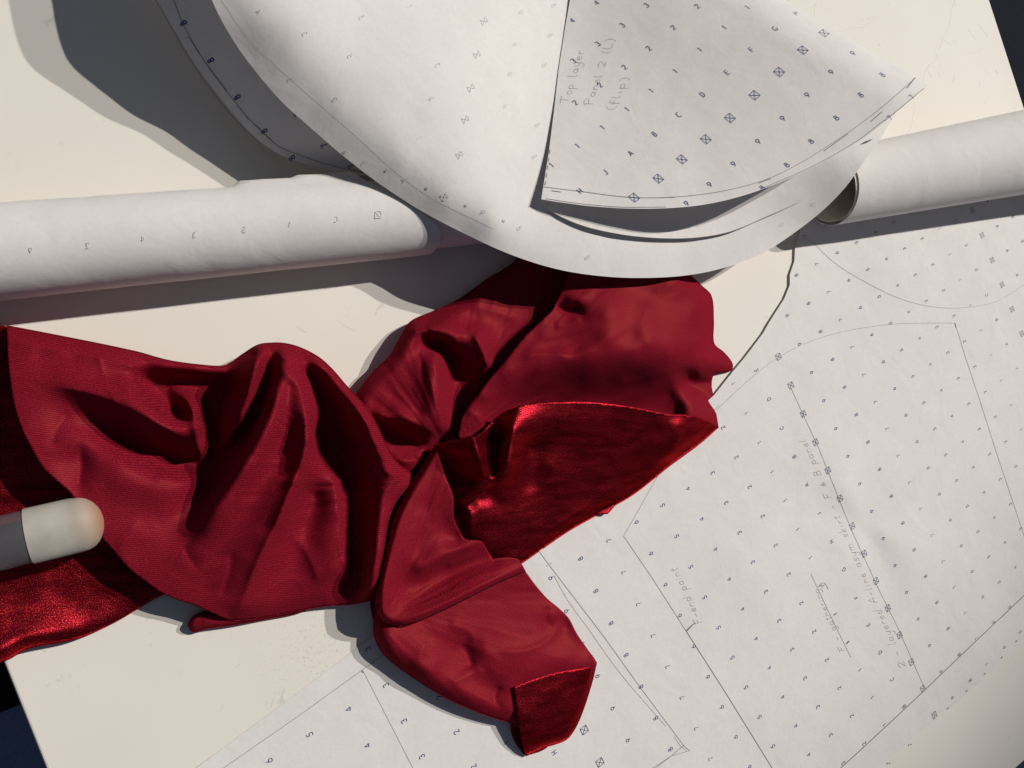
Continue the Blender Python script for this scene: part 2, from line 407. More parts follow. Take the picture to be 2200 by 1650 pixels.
flat_out = np.array([(418, 1652), (800, 1368), (1000, 1222), (1250, 1060), (1420, 950), (1500, 880), (1535, 848), (1573, 800), (1600, 768), (1640, 715), (1653, 692), (1686, 640),
    (1697, 612), (1697, 590), (1707, 560), (1708, 530), (1718, 500), (1722, 440), (1800, 380), (2000, 320), (2300, 240), (2300, 1290), (2200, 1378), (2110, 1462), (2060, 1507),
    (1990, 1563), (1900, 1640), (1820, 1720), (330, 1720)], float)
flat_out = densify(np.vstack([flat_out, flat_out[:1]]), 14)[:-1]
def s_flat(px): return at(px, z_flat(px))
V2, F = patch(flat_out, 15); V = s_flat(V2)
sheet = mesh_obj('pattern_paper', V, upward(V, F), PAPER); solid(sheet, .010)
tag(sheet, 'large flat sheet of dotted pattern paper with pencil outlines, lying on the counter at right', 'pattern paper')
mk = Marks(s_flat, .010); mkg = Marks(s_flat, .010)
lat_px = lambda uv: pix(np.concatenate([lat_xy(uv), np.full(np.shape(uv)[:-1] + (1,), .03)], -1))
r_, u_ = np.array([0, -1.]), np.array([1., 0])
chk = np.vstack([flat_out])
for c in range(-13, 21):
    for r in range(-12, 14):
        p = lat_px(np.array([c, r], float))
        if not (-40 < p[0] < 2240 and -40 < p[1] < 1690): continue
        if not inside(p[None], chk)[0]: continue
        if dist_to(p[None], np.vstack([chk, chk[:1]]))[0] < 8: continue
        ch = mark_char(c, 7 - r) if c % 11 == 1 else mark_char(c, 0)
        # letters run H at row 0, J at -1, A at -2 ...
        if c % 11 == 1: ch = LETTERS[(7 - r) % 9]
        (mk if p[0] < 1950 else mkg).glyph(ch, lat_px, (c, r), r_, u_, .140 if ch != '#' else .165, .015 if ch != '#' else .012)
mk.build('printed_marks', INK, sheet); mkg.build('printed_marks', INKG, sheet)
pc = Marks(s_flat, .009); pf = Marks(s_flat, .009); pdk = Marks(s_flat, .009)
pf.line([(1700, 835), (1760, 965), (1830, 1140), (1890, 1270), (1930, 1350), (1988, 1482)], .018)
pf.line(smooth_line([(1540, 880), (1640, 790), (1720, 742), (1800, 715), (1900, 698), (1980, 694), (2052, 694)], 20), .020)
pf.line([(2052, 694), (2075, 770), (2105, 860), (2140, 970), (2190, 1120), (2230, 1240)], .020)
pdk.line([(2051, 693), (2054, 704)], .04)
pf.line(smooth_line([(1740, 515), (1800, 570), (1900, 627), (1960, 650), (2020, 661), (2080, 660), (2140, 648), (2180, 625), (2230, 590)], 20), .018)
pf.line([(1545, 870), (1421, 1009), (1340, 1152)], .016)
pc.line([(1340, 1152), (1400, 1240), (1475, 1357)], .013)
pdk.line([(1475, 1357), (1560, 1490), (1665, 1660)], .017)
pdk.line([(1474, 1356), (1485, 1345), (1494, 1337)], [.05, .035, .02], 20)
pc.line([(1158, 1184), (1180, 1214), (1300, 1371), (1372, 1472), (1470, 1603), (1482, 1613)], .014)
pf.line(smooth_line([(1190, 1236), (1220, 1290), (1260, 1345), (1330, 1443), (1430, 1560)], 20), .012)
pf.line([(1175, 1216), (1184, 1209)], .03); pc.line([(1482, 1612), (1440, 1625), (1400, 1652)], .016); pc.line([(1470, 1600), (1440, 1626), (1395, 1660)], .014)
pf.line([(1448, 1582), (1462, 1602), (1475, 1612)], .014)
pc.line([(480, 1650), (640, 1539), (780, 1438), (830, 1402)], .013); pdk.line([(777, 1440), (780, 1445)], .03)
pf.line([(780, 1440), (890, 1655)], .012)
pdk.line([(1795, 1660), (1850, 1610), (1920, 1545), (1988, 1481), (2080, 1393), (2210, 1270)], .023)
for q in [(2078, 1483), (2038, 1520), (2185, 1376), (2153, 1411), (2117, 1446), (1958, 1598), (1912, 1638)]:
    pdk.line([q, (q[0] - 3, q[1] + 3)], .035)

# ---- handwriting: narrow single-line letters
HAND = {
 ' ': (.45, []), '-': (.5, [[(.05, .38), (.4, .40)]]),
 'T': (.75, [[(0, 1.05), (.75, 1.15)], [(.38, 1.1), (.3, 0)]]), 'F': (.6, [[(.12, 1), (.08, 0)], [(.05, 1), (.6, 1.05)], [(.1, .55), (.45, .58)]]),
 'P': (.7, [[(.15, 1.1), (.1, -.15)], [(.02, .95), (.35, 1.2), (.62, 1.0), (.5, .65), (.15, .52)]]), 'L': (.6, [[(.1, 1.1), (.08, 0), (.55, .05)]]),
 'A': (.7, [[(0, 0), (.42, 1.1), (.55, 0)], [(.15, .38), (.6, .42)]]), 'B': (.6, [[(.08, 0), (.1, 1)], [(.05, 1), (.45, .9), (.4, .6), (.12, .52), (.52, .4), (.45, .05), (.05, 0)]]),
 'o': (.45, [arc(.2, .27, .2, .27, 90, 450, 14)]), 'a': (.52, [arc(.2, .27, .2, .27, 60, 400, 14), [(.4, .55), (.38, .1), (.5, 0)]]),
 'p': (.5, [[(.05, .55), (.0, -.6)], arc(.2, .28, .2, .27, 180, -140, 12)]), 'l': (.28, [[(.1, 1.15), (.05, .05), (.2, 0)]]),
 'y': (.52, [[(.02, .55), (.1, .08), (.3, .05), (.42, .5)], [(.44, .55), (.3, -.5), (.05, -.62), (.0, -.4)]]),
 'e': (.45, [[(.04, .28), (.36, .34), (.3, .55), (.12, .52), (.03, .25), (.14, .02), (.4, .1)]]), 'r': (.4, [[(.05, .55), (.08, 0)], [(.07, .35), (.2, .55), (.38, .5)]]),
 'n': (.5, [[(.03, .55), (.06, 0)], [(.05, .35), (.2, .55), (.36, .45), (.4, 0)]]), 'd': (.52, [arc(.2, .27, .2, .27, 60, 400, 14), [(.42, 1.1), (.4, 0)]]),
 'i': (.24, [[(.08, .5), (.08, 0)], [(.1, .72), (.11, .78)]]), 't': (.36, [[(.16, .95), (.14, .05), (.3, .02)], [(0, .62), (.34, .66)]]),
 'g': (.5, [arc(.2, .3, .19, .25, 60, 400, 14), [(.4, .55), (.36, -.45), (.1, -.55), (.02, -.35)]]), 'h': (.5, [[(.05, 1.1), (.06, 0)], [(.06, .35), (.22, .55), (.38, .42), (.4, 0)]]),
 's': (.42, [[(.36, .5), (.12, .55), (.08, .38), (.32, .2), (.26, .02), (.02, .06)]]), 'm': (.75, [[(.03, .55), (.05, 0)], [(.05, .38), (.18, .55), (.3, .4), (.32, 0)], [(.32, .38), (.46, .55), (.6, .4), (.64, 0)]]),
 'k': (.48, [[(.05, 1.1), (.06, 0)], [(.4, .58), (.08, .25), (.42, 0)]]), '2': (.6, [arc(.28, .72, .26, .25, 170, -40, 12) + [(.05, .02), (.1, .12), (.3, 0), (.55, .12)]]),
 '(': (.35, [arc(.6, .45, .5, .85, 120, 240, 12)]), ')': (.4, [arc(-.25, .45, .5, .85, 60, -60, 12)]), 'f': (.4, [[(.4, 1.05), (.2, 1.1), (.14, .7), (.1, -.35)], [(0, .52), (.34, .56)]]),
 '&': (.5, [[(.45, .05), (.1, .5), (.25, .68), (.32, .5), (.05, .22), (.2, .02), (.45, .35)]]),
}
def write(mkr, text, p0, p1, up, size, width=.012, place=lambda q: q):
    """text from p0 to p1 (photo points), letters rising along up"""
    p0, p1, up = map(lambda v: np.asarray(v, float), (p0, p1, up)); d = p1 - p0
    tot = sum(HAND[c][0] + .12 for c in text); unit = np.hypot(*d) / tot; d /= np.hypot(*d); x = 0
    for c in text:
        wd, st = HAND[c]; jit = random.uniform(-.05, .05)
        for s_ in st:
            q = np.asarray(s_, float)
            if len(q) > 2: q = smooth_line(q, .12)
            mkr.line(p0 + ((q[:, :1] + x) * unit) * d + (q[:, 1:] + jit) * size * up, width, 3.0)
        x += wd + .12
upf = np.array([-.83, .56])
write(pc, 'F-end point', (1509, 1338), (1452, 1216), (-.92, .25), 16, .011)
write(pc, 'F - gathering', (1816, 1398), (1757, 1262), (-.92, .22), 13, .011)
pf.line([(1742, 1232), (1770, 1292), (1800, 1355), (1828, 1412)], .016)
pc.line(smooth_line([(1757, 1262), (1764, 1253), (1772, 1253), (1779, 1266)], 5), .016); pdk.line([(1760, 1260), (1766, 1256)], .03)
pdk.line([(1791, 1321), (1797, 1317)], .03); pdk.line([(1818, 1383), (1824, 1378)], .03)
write(pc, '2 - layered A-line asym skirt - F & B panel', (1946, 1432), (1730, 940), (-.95, .20), 15, .011)
pc.build('pencil_lines', PENCIL, sheet); pf.build('pencil_lines', PENCILF, sheet); pdk.build('pencil_lines', PENCILD, sheet)

# ------------------------------------------------------------------ paper rolls
def tube_frame(p0, r0, p1, r1):
    p0, p1 = np.array([*p0, r0]), np.array([*p1, r1]); L = np.linalg.norm(p1 - p0); a = (p1 - p0) / L
    side = np.array([a[1], -a[0], 0]); side /= np.linalg.norm(side); upv = np.cross(side, a)
    return p0, a, side, upv, L
def roll_point(fr, R, th, s):
    p0, a, sd, up = fr[:4]
    return p0 + s[..., None] * a + (R * np.cos(th))[..., None] * sd + (R * np.sin(th))[..., None] * up
def hit_roll(fr, rad, px):
    """(angle, station) where a sight line first meets the cylinder"""
    p0, a, sd, up = fr[:4]; r = ray(np.asarray(px, float)); o = CAM - p0
    dx, dy, ox, oy = r @ sd, r @ up, o @ sd, o @ up
    A, B_, C_ = dx*dx + dy*dy, ox*dx + oy*dy, ox*ox + oy*oy - rad*rad
    D = max(B_*B_ - A*C_, 0); t = (-B_ - math.sqrt(D)) / A; p = o + r * t
    return math.atan2(p @ up, p @ sd), p @ a
# left roll
frL = tube_frame((-11.77, 2.078), .965, (-2.62, 4.049), .965); RL = .965
cut_px = [(758, 377), (800, 396), (850, 424), (900, 454), (930, 474), (945, 492), (947, 505), (942, 523), (930, 540)]
cut = [hit_roll(frL, RL, p) for p in cut_px]
cth = np.array([c[0] for c in cut]); cs = np.array([c[1] for c in cut]); o_ = np.argsort(cth); cth, cs = cth[o_], cs[o_]
rollL = empty('paper_roll', (frL[0][0], frL[0][1], 0))
tag(rollL, 'long white paper roll lying across the counter above the left end of the red fabric', 'paper roll', 'paper rolls')
nth, ns = 150, 130
s525 = hit_roll(frL, RL, (523, 420))[1]
th = np.linspace(0, 2 * math.pi, nth + 1) - math.pi / 2
V, F = [], []
for i in range(nth + 1):
    t_ = th[i]; tm = (t_ + math.pi) % (2 * math.pi) - math.pi
    end = np.interp(tm, cth, cs) if tm > -1.2 else np.interp(-1.2, cth, cs)
    if tm > cth.max(): end = cs[-1] - (tm - cth.max()) * .8
    sv = np.linspace(-14, end, ns)
    # the loose outer end of the paper stands off the back from one torn step onward
    step = 1 / (1 + np.exp(-(sv - s525 - .02 * math.sin(tm * 9)) / .012)); dd = (tm - 2.95 + math.pi) % (2 * math.pi) - math.pi; back = math.exp(-(dd / .30) ** 2)
    rr = RL + .13 * step * back + .012 * vnoise(np.stack([sv, np.full(ns, tm * 1.0)], 1), 1.3, 3) + .006 * (i / nth) \
        + 0.010 * back * vnoise(np.stack([sv * 5, np.full(ns, 0.)], 1), 1.0, 5) + .05 * back / (1 + np.exp(-(sv - s525 - 1.3) / .01))
    V.append(roll_point(frL, rr, np.full(ns, t_), sv))
V = np.vstack(V)
F = [(i*ns+j, i*ns+j+1, (i+1)*ns+j+1, (i+1)*ns+j) for i in range(nth) for j in range(ns-1)]
outer = mesh_obj('outer_wrap', V, F, PAPER); adopt(outer, rollL); solid(outer, .012)
# inner turns, seen going on under the lifted panels
def spiral_roll(name, fr, radii, turns, s0, s1, root, ns=24, cone=(1, 1)):
    n = int(60 * turns); V, F = [], []
    for i in range(n + 1):
        a = 2 * math.pi * i / 60 - math.pi / 2; r = radii[0] + (radii[1] - radii[0]) * i / n
        sv = np.linspace(s0, s1, ns); k = cone[0] + (cone[1] - cone[0]) * (sv - sv[0]) / (sv[-1] - sv[0])
        # frame axis rises with the cone, so the outermost turn keeps touching the counter
        V.append(roll_point(fr, r * k, np.full(ns, a), sv + .05 * math.sin(a * 1.3 + i * .01)))
    V = np.vstack(V); F = [(i*ns+j, i*ns+j+1, (i+1)*ns+j+1, (i+1)*ns+j) for i in range(n) for j in range(ns-1)]
    o = mesh_obj(name, V, F, PAPER); adopt(o, root); solid(o, .010); return o
spiral_roll('inner_turns', frL, (.55, .925), 4, -13.8, hit_roll(frL, .93, (1300, 500))[1] if False else 16.5, rollL)
# right roll: looser, widening away from us
frR = tube_frame((11.84, 6.90), 1.18, (21.4, 9.56), 1.55)
rollR = empty('paper_roll', (11.84, 6.9, 0)); tag(rollR, 'open ended white paper roll at the right edge, its spiral end showing', 'paper roll', 'paper rolls')
cont = at(np.array([1769., 483.])); sR = (cont - np.array([11.84, 6.9, 0]))[:2] @ (frR[1][:2] / np.linalg.norm(frR[1][:2]))
spiral_roll('rolled_sheet', frR, (1.02, 1.18), 3, sR - .6, 14.0, rollR, 40, (1 - .0, 1.46))

# show-through marks on the left roll
def s_rollL(px):
    out = []
    for p in np.asarray(px, float).reshape(-1, 2):
        t_, s_ = hit_roll(frL, RL, p); out.append(roll_point(frL, np.array(RL), np.array(t_), np.array(s_)))
    return np.array(out)
mr = Marks(s_rollL, .03)
for ch, p in [('9', (67, 537)), ('2', (190, 526)), ('4', (308, 512)), ('3', (420, 503)), ('5', (527, 492)), ('1', (625, 480)), ('C', (722, 471)), ('#', (813, 461)), ('#', (818, 545))]:
    mr.glyph(ch, lambda q: q, p, np.array([-.95, .1]), np.array([.1, -.9]), 13, .014)
o = mr.build('show_through_marks', INKF, None); adopt(o, rollL)

# ------------------------------------------------------------------ the lifted pattern pieces
def sheet_from(name, outline, zf, h, mat=PAPER, parent=None, thick=.010, step=None):
    outline = densify(np.vstack([outline, outline[:1]]), step or h)[:-1]
    V2, F = patch(outline, h); V = at(V2, zf(V2)); o = mesh_obj(name, V, upward(V, F), mat, parent); solid(o, thick); return o
# A: the big domed piece, blank side up
A_rim = smooth_line([(395, -480), (395, -300), (412, -160), (432, -60), (455, 0), (485, 60), (525, 122), (600, 213), (668, 275), (735, 333), (810, 391), (900, 450), (1000, 503), (1100, 548), (1200, 579), (1300, 594),
    (1390, 597), (1480, 591), (1560, 574), (1640, 543), (1715, 494), (1770, 450), (1815, 404), (1858, 345), (1890, 300), (1928, 236)], 14)
A_out = np.vstack([A_rim, [(1915, 205), (1760, 115), (1600, 15), (1480, -100), (1400, -480)]])
A_ctl = [(395,-480,3.8),(395,-300,3.6),(412,-160,3.4),(432,-60,3.0),(485,60,2.52),(900,-480,2.6),(1400,-480,.9),(455,0,2.76),(525,122,2.20),(600,213,1.93),(668,275,1.84),(735,333,1.86),(810,391,1.97),(900,450,2.03),(1000,503,2.1),(1100,548,2.12),(1200,579,2.1),(1300,594,2.0),(1390,597,1.85),
    (1480,591,1.62),(1560,574,1.45),(1640,543,1.35),(1715,494,1.42),(1770,450,1.75),(1815,404,2.2),(1858,345,2.62),(1890,300,2.75),(1928,236,2.85),
    (560,30,2.82),(640,130,2.48),(740,240,2.26),(860,340,2.36),(960,415,2.42),(1060,480,2.40),(640,20,2.82),(760,100,2.50),(900,150,2.40),(880,260,2.40),(1000,260,2.36),(1090,380,2.30),(1148,440,2.22),(1060,0,1.75),(1222,0,1.0),(1205,120,1.28),(1190,240,1.7),
    (1170,350,2.05),(1270,515,2.2),(1400,530,2.0),(1500,520,1.85),(1600,490,1.75),(1700,430,1.95),(1800,350,2.55),(1400,300,1.9),(1600,250,2.2),(1800,200,2.75),(1500,420,1.95),(1400,0,.95),(1600,0,1.4),
    (700,-120,2.75),(1000,-120,1.7),(1300,-120,.7),(1600,-140,1.2),(520,-120,3.25)]
_fA = tps([c[:2] for c in A_ctl], [c[2] for c in A_ctl], 1e-3)
zA = lambda q: _fA(q)[..., 0] + .008 * vnoise(q, 60, 4) + .02 * vnoise(q, 210, 6)
pA = sheet_from('pattern_piece', A_out, zA, 12)
tag(pA, 'big domed pattern piece, blank side up, curving down over the left roll and red fabric', 'pattern piece', 'pattern pieces lifted over the rolls')
sA = lambda q: at(q, zA(np.asarray(q, float)))
ma = Marks(sA, .014)
for ch, p in [('4', (557, 24)), ('5', (777, 37)), ('3', (655, 72)), ('5', (752, 120)), ('3', (625, 170)), ('2', (720, 213)), ('1', (815, 256)), ('1', (902, 296)), ('7', (782, 350)), ('A', (870, 386)), ('#', (956, 422)), ('9', (1037, 456)),
              ('#', (1040, 45)), ('#', (1025, 117)), ('#', (1012, 189)), ('#', (1000, 257)), ('#', (988, 333)), ('9', (1118, 27)), ('9', (1106, 96)), ('9', (1094, 160)), ('9', (1085, 229)), ('8', (1190, 12)), ('8', (1182, 76)), ('8', (1170, 140)),
              ('8', (1155, 268)), ('8', (1148, 337)), ('8', (1116, 490)), ('8', (1262, 553)), ('1', (880, 14)), ('3', (940, 140)), ('2', (927, 212)), ('9', (1744, 440)), ('9', (1678, 483))]:
    ma.glyph(ch, lambda q: q, p, np.array([-.45, -.85]), np.array([.8, -.5]), 12, .014)
ma.build('show_through_marks', INKF, pA)
mp_ = Marks(sA, .012)
mp_.line(smooth_line([(478, 0), (545, 90), (640, 180), (760, 285), (860, 375), (940, 430), (1060, 490)], 16), .010)
mp_.build('pencil_line', INKF, pA)
md = Marks(sA, .012)
for p in [(738, 326), (827, 366), (914, 404), (998, 441), (1079, 474)]: md.line([p, (p[0] + 5, p[1] + 2)], .05)
md.build('pencil_dots', PENCILF, pA)

# D: printed piece in the shade under A
D_out = np.vstack([smooth_line([(285, -400), (300, -140), (318, -60), (340, 0), (370, 55), (408, 120), (450, 180), (500, 243), (545, 292), (590, 326), (640, 348), (700, 363), (760, 372), (795, 376)], 12),
    [(860, 360), (800, 250), (700, 120), (620, -140), (600, -400)]])
D_ctl = [(285,-400,1.9),(600,-400,2.0),(300,-140,1.5),(340,0,1.35),(408,120,1.0),(500,243,.75),(590,326,.62),(700,363,.64),(795,376,1.0),(860,360,1.6),(450,0,1.5),(520,100,1.4),(620,220,1.3),(720,300,1.3),(560,-40,1.7),(660,100,1.7),(760,240,1.6)]
_fD = tps([c[:2] for c in D_ctl], [c[2] for c in D_ctl], 1e-3); zD = lambda q: _fD(q)[..., 0]
pD = sheet_from('pattern_piece', D_out, zD, 14)
tag(pD, 'printed pattern piece in shade, tucked beneath the domed piece, figures 8 along its curved edge', 'pattern piece', 'pattern pieces lifted over the rolls')
sD = lambda q: at(q, zD(np.asarray(q, float)))
mm = Marks(sD, .012)
for ch, p in [('8', (394, 50)), ('8', (453, 130)), ('8', (510, 209)), ('8', (568, 282)), ('8', (627, 339)), ('7', (640, 246)), ('7', (697, 312)), ('7', (756, 356)), ('7', (585, 175)), ('7', (530, 95))]:
    mm.glyph(ch, lambda q: q, p, np.array([-.42, -.62]) if ch == '8' else np.array([-.5, -.6]), np.array([-.72, .48]), 16, .024)
mm.build('printed_marks', INK, pD)
mm = Marks(sD, .010)
mm.line(smooth_line([(373, 0), (392, 48), (420, 100), (452, 150), (490, 200), (530, 250), (565, 285), (600, 315), (650, 335), (700, 352), (780, 371)], 10), .014)
mm.line(smooth_line([(398, 82), (405, 81), (420, 103), (455, 152), (488, 195)], 10), .010)
mm.line(smooth_line([(530, 252), (560, 278), (590, 308)], 10), .010)
mm.line(smooth_line([(335, 0), (372, 66), (415, 138), (468, 212), (520, 272), (560, 310)], 12), .014)
mm.build('pencil_lines', PENCILD, pD)

# C: second copy right under the top piece
C_edge = smooth_line([(1176, 448), (1200, 463), (1250, 484), (1300, 497), (1360, 507), (1430, 512), (1500, 510), (1570, 497), (1650, 464), (1710, 437), (1756, 412), (1795, 372), (1826, 330), (1856, 305), (1893, 290), (1922, 240)], 12)
C_out = np.vstack([C_edge, [(1920, 215), (1800, 180), (1600, 200), (1400, 250), (1250, 330)]])
zC = lambda q: zA(q) + .09 + .10 * np.clip((np.asarray(q)[..., 0] - 1176) / 150, 0, 1)
pC = sheet_from('pattern_piece', C_out, zC, 13)
tag(pC, 'pattern piece sandwiched below the top handwritten piece, only its curved lower rim showing', 'pattern piece', 'pattern pieces lifted over the rolls')
# B: top piece, printed side up, far side rising
B_z = [(1228,51,1.10),(1282,6,1.20),(1388,-84,1.55),(1230,140,1.36),(1233,227,1.74),(1238,316,2.12),(1243,411,2.46),(1168,428,2.42),(1362,422,2.80),(1478,434,3.1),(1642,401,3.45),(1857,308,4.0),(1956,211,4.25),(1988,182,4.35),(1832,115,3.75),
    (1771,69,3.45),(1710,26,3.15),(1657,-5,2.88),(1582,-49,2.43),(1452,152,2.26),(1570,252,2.95),(1682,255,3.35),(1447,56,2.08),(1500,-120,2.0)]
_fB = tps([c[:2] for c in B_z], [c[2] for c in B_z], 1e-3); zB0 = lambda q: _fB(q)[..., 0]
B_low = smooth_line([(1163, 428), (1200, 434), (1270, 443), (1350, 448), (1440, 447), (1510, 440), (1580, 425), (1650, 402), (1720, 372), (1790, 335), (1850, 300), (1900, 262), (1950, 220), (1993, 181)], 12)
B_edge = np.array([(1993, 181), (1900, 128), (1800, 68), (1690, 2), (1560, -90)], float)
B_out = np.vstack([B_low, B_edge[1:], [(1240, -90), (1228, -20), (1214, 60), (1200, 150), (1190, 240), (1180, 320)]])
def zB(q):
    q = np.asarray(q, float); e = dist_to(q.reshape(-1, 2), B_edge).reshape(q.shape[:-1])
    t = np.clip(1 - e / 80, 0, 1); return zB0(q) + .10 - .75 * (1 - np.sqrt(1 - (t * .985) ** 2))
pB = sheet_from('pattern_piece', B_out, zB, 13, mat_paper('pattern_paper_top', (.875, .838, .808), .055, .18))
tag(pB, 'top pattern piece with blue figures and handwriting Top layer Panel 2, far edge curling up', 'pattern piece', 'pattern pieces lifted over the rolls')
sB = lambda q: at(q, zB(np.asarray(q, float)))
Bm = []
def col(c, r0, pts):
    for i, p in enumerate(pts): Bm.append(((c, r0 + i), p))
col(0, 0, [(1363,425),(1414,384),(1465,343),(1517,299),(1568,254),(1621,205),(1674,155),(1726,106),(1770,72)])
col(1, -1, [(1245,411),(1301,370),(1355,330),(1406,288),(1458,247),(1509,204),(1562,156),(1614,107),(1666,60),(1708,32)])
col(2, -1, [(1184,355),(1241,313),(1294,274),(1347,235),(1399,195),(1450,153),(1503,107),(1556,59),(1606,15)])
col(3, 1, [(1236,221),(1289,184),(1342,145),(1394,105),(1447,60),(1498,14)])
col(4, 2, [(1232,130),(1284,95),(1337,54),(1389,11)]); col(5, 3, [(1230,44),(1282,7)])
col(-1, 1, [(1476,437),(1524,397),(1576,353),(1629,303),(1682,254),(1734,205),(1787,154),(1832,115)])
col(-2, 3, [(1638,405),(1691,356),(1743,306),(1797,254),(1850,203),(1895,161)]); col(-3, 5, [(1800,340),(1857,303),(1913,254),(1958,209)])
lat_B = tps([b[0] for b in Bm], [b[1] for b in Bm], 1e-4)
_lb = lambda uv: lat_B(np.asarray(uv, float))
mb = Marks(sB, .013)
inv = tps([b[1] for b in Bm], [b[0] for b in Bm], 1e-4)
rB, uB = np.array([0, 1.]), np.array([1., 0])
for (c, r), p in Bm:
    ch = LETTERS[(r - 1) % 9] if c == 1 else ('#' if c == 0 else str((c - 1) % 11))
    if c == -3 and r < 7: continue
    mb.glyph(ch, _lb, (c, r), rB, uB, .155 if ch != '#' else .185, .018 if ch != '#' else .014)
mb.build('printed_marks', INK, pB)
mh = Marks(sB, .012)
write(mh, 'Top layer', (1222, 222), (1256, 106), (-.88, .02), 19, .010)
write(mh, 'Panel 2 (L)', (1272, 226), (1322, 78), (-.88, .02), 19, .010)
write(mh, '(flip)', (1318, 238), (1356, 160), (-.88, .02), 18, .010)
mh.build('handwriting', PENCIL, pB)
mh = Marks(sB, .011)
mh.line(smooth_line([(1168, 402), (1250, 412), (1350, 424), (1440, 424), (1540, 413), (1640, 388), (1720, 350), (1800, 300), (1870, 250), (1925, 205), (1966, 168)], 12), .013)
mh.line([(1630, 394), (1655, 384)], .02); mh.line([(1770, 325), (1800, 303), (1822, 288)], .018); mh.line([(1870, 262), (1895, 240)], .02); mh.line([(1948, 190), (1966, 167)], .022)
mh.line([(1185, 410), (1205, 413)], .02); mh.line([(1420, 425), (1450, 424)], .018)
for k in range(5): mh.line([(1182 - k * 2.4, 322 + k * 17), (1180.5 - k * 2.4, 331 + k * 17)], .014)
mh.line(smooth_line([(1172, 427), (1240, 437), (1330, 445), (1430, 445)], 12), .012)
mh.line(smooth_line([(1640, 404), (1740, 360), (1840, 304), (1900, 258)], 12), .014); mh.line([(1985, 190), (1935, 232), (1900, 260)], .016)
mh.build('pencil_lines', PENCILD, pB)

# ------------------------------------------------------------------ the red velvet
cloth = empty('velvet_fabric', (*at(np.array([880., 1060.]))[:2], 0))
tag(cloth, 'crumpled length of dark red velvet with ribbed back, folded across the counter and paper', 'fabric')
_knits = {}
def knit(deg):
    if deg not in _knits: _knits[deg] = mat_knit('velvet_back', math.radians(deg))
    return _knits[deg]
def cloth_layer(name, raw, folds, lines, mat, h=4.5, lam=6e-3, thick=.014, rollw=34, wr=.012, floor_z=.03, label=None, zmul=1.0, creases=(), gather=None):
    """outline = raw + fold runs in order; 'raw' lists runs [(kind, pts)], kind r = cut edge, f = rolled fold"""
    runs = []; foldlines = []
    for kind, pts in raw:
        p = smooth_line(pts, 5); runs.append(p[:-1])
        if kind == 'f': foldlines.append(p)
    outline = np.vstack(runs)
    keep = [0]
    for i in range(1, len(outline)):
        if np.hypot(*(outline[i] - outline[keep[-1]])) > 1.5: keep.append(i)
    outline = outline[keep]
    ctl = np.vstack([densify(np.asarray(l, float), 16) for l in lines])
    # merge coincident control points
    seen = {}; 
    for c in ctl: seen[(round(c[0] / 5), round(c[1] / 5))] = c
    ctl = np.array(list(seen.values()))
    f = tps(ctl[:, :2], ctl[:, 2] * zmul, lam)
    V2, F = patch(outline, h)
    z = f(V2)[:, 0] + wr * vnoise(V2, 46, 1) + wr * .12 * vnoise(V2, 17, 2)
    for c in creases: z = z + crease(V2, *c)
    if gather:
        d = V2 - np.array(gather[:2]); r = np.hypot(*d.T); th_ = np.arctan2(d[:, 1], d[:, 0]); th_ = np.where(th_ < -2.4, th_ + 2 * math.pi, th_) if gather[0] == 900 else th_
        q = np.stack([th_ * 9 + 40, r / 130], 1); a = 1 - np.abs(vnoise(q, 1.0, 3)) * 1.6 + .5 * (1 - np.abs(vnoise(q * [2.3, 1.6], 1.0, 8)) * 1.6)
        z = z + gather[2] * a * np.clip(r / 80, 0, 1) * np.clip(1.4 - r / 620, .25, 1) - gather[2] * .6
    z = np.maximum(z, floor_z + .02) if floor_z < .1 else np.maximum(z, floor_z)
    for fl in foldlines:
        d = dist_to(V2, fl); t = np.clip(d / rollw, 0, 1)
        z = floor_z + (z - floor_z) * (.50 + .50 * np.sin(t * math.pi / 2))
    V = at(V2, z)
    F = upward(V, F)
    # turn the folded rims down and under
    x, y = outline.T; turn = np.sign((x * np.roll(y, -1) - np.roll(x, -1) * y).sum()); tree = {(round(p[0], 2), round(p[1], 2)): i for i, p in enumerate(V2)}
    V, V2 = list(V), list(V2)
    for fl in foldlines:
        on = dist_to(outline, fl) < .6
        n = len(outline); prev = None
        for i in range(n + 1):
            i %= n
            if not on[i]: prev = None; continue
            p = outline[i]; a, b = outline[i - 1], outline[(i + 1) % n]; tt = b - a; nn = np.array([-tt[1], tt[0]]) / (np.hypot(*tt) + 1e-9)
            nn = nn * turn
            k = tree.get((round(p[0], 2), round(p[1], 2)))
            if k is None: prev = None; continue
            zt = V[k][2]; base = len(V)
            for off, fz in ((0, 1.0), (2, .6), (6, .25), (10, .05)):
                q = p + nn * off; V.append(at(q, floor_z * .4 + (zt - floor_z * .4) * fz)); V2.append(q)
            if prev is not None:
                for j in range(3): F.append((prev + j, prev + j + 1, base + j + 1, base + j))
            prev = base
    V, V2 = np.array(V), np.array(V2)
    uv = V[:, :2] + .12 * V[:, 2:3]
    o = mesh_obj(name, V, F, mat, None, uv); adopt(o, cloth); solid(o, thick, crisp=False)
    if label: o['label'] = label
    return o

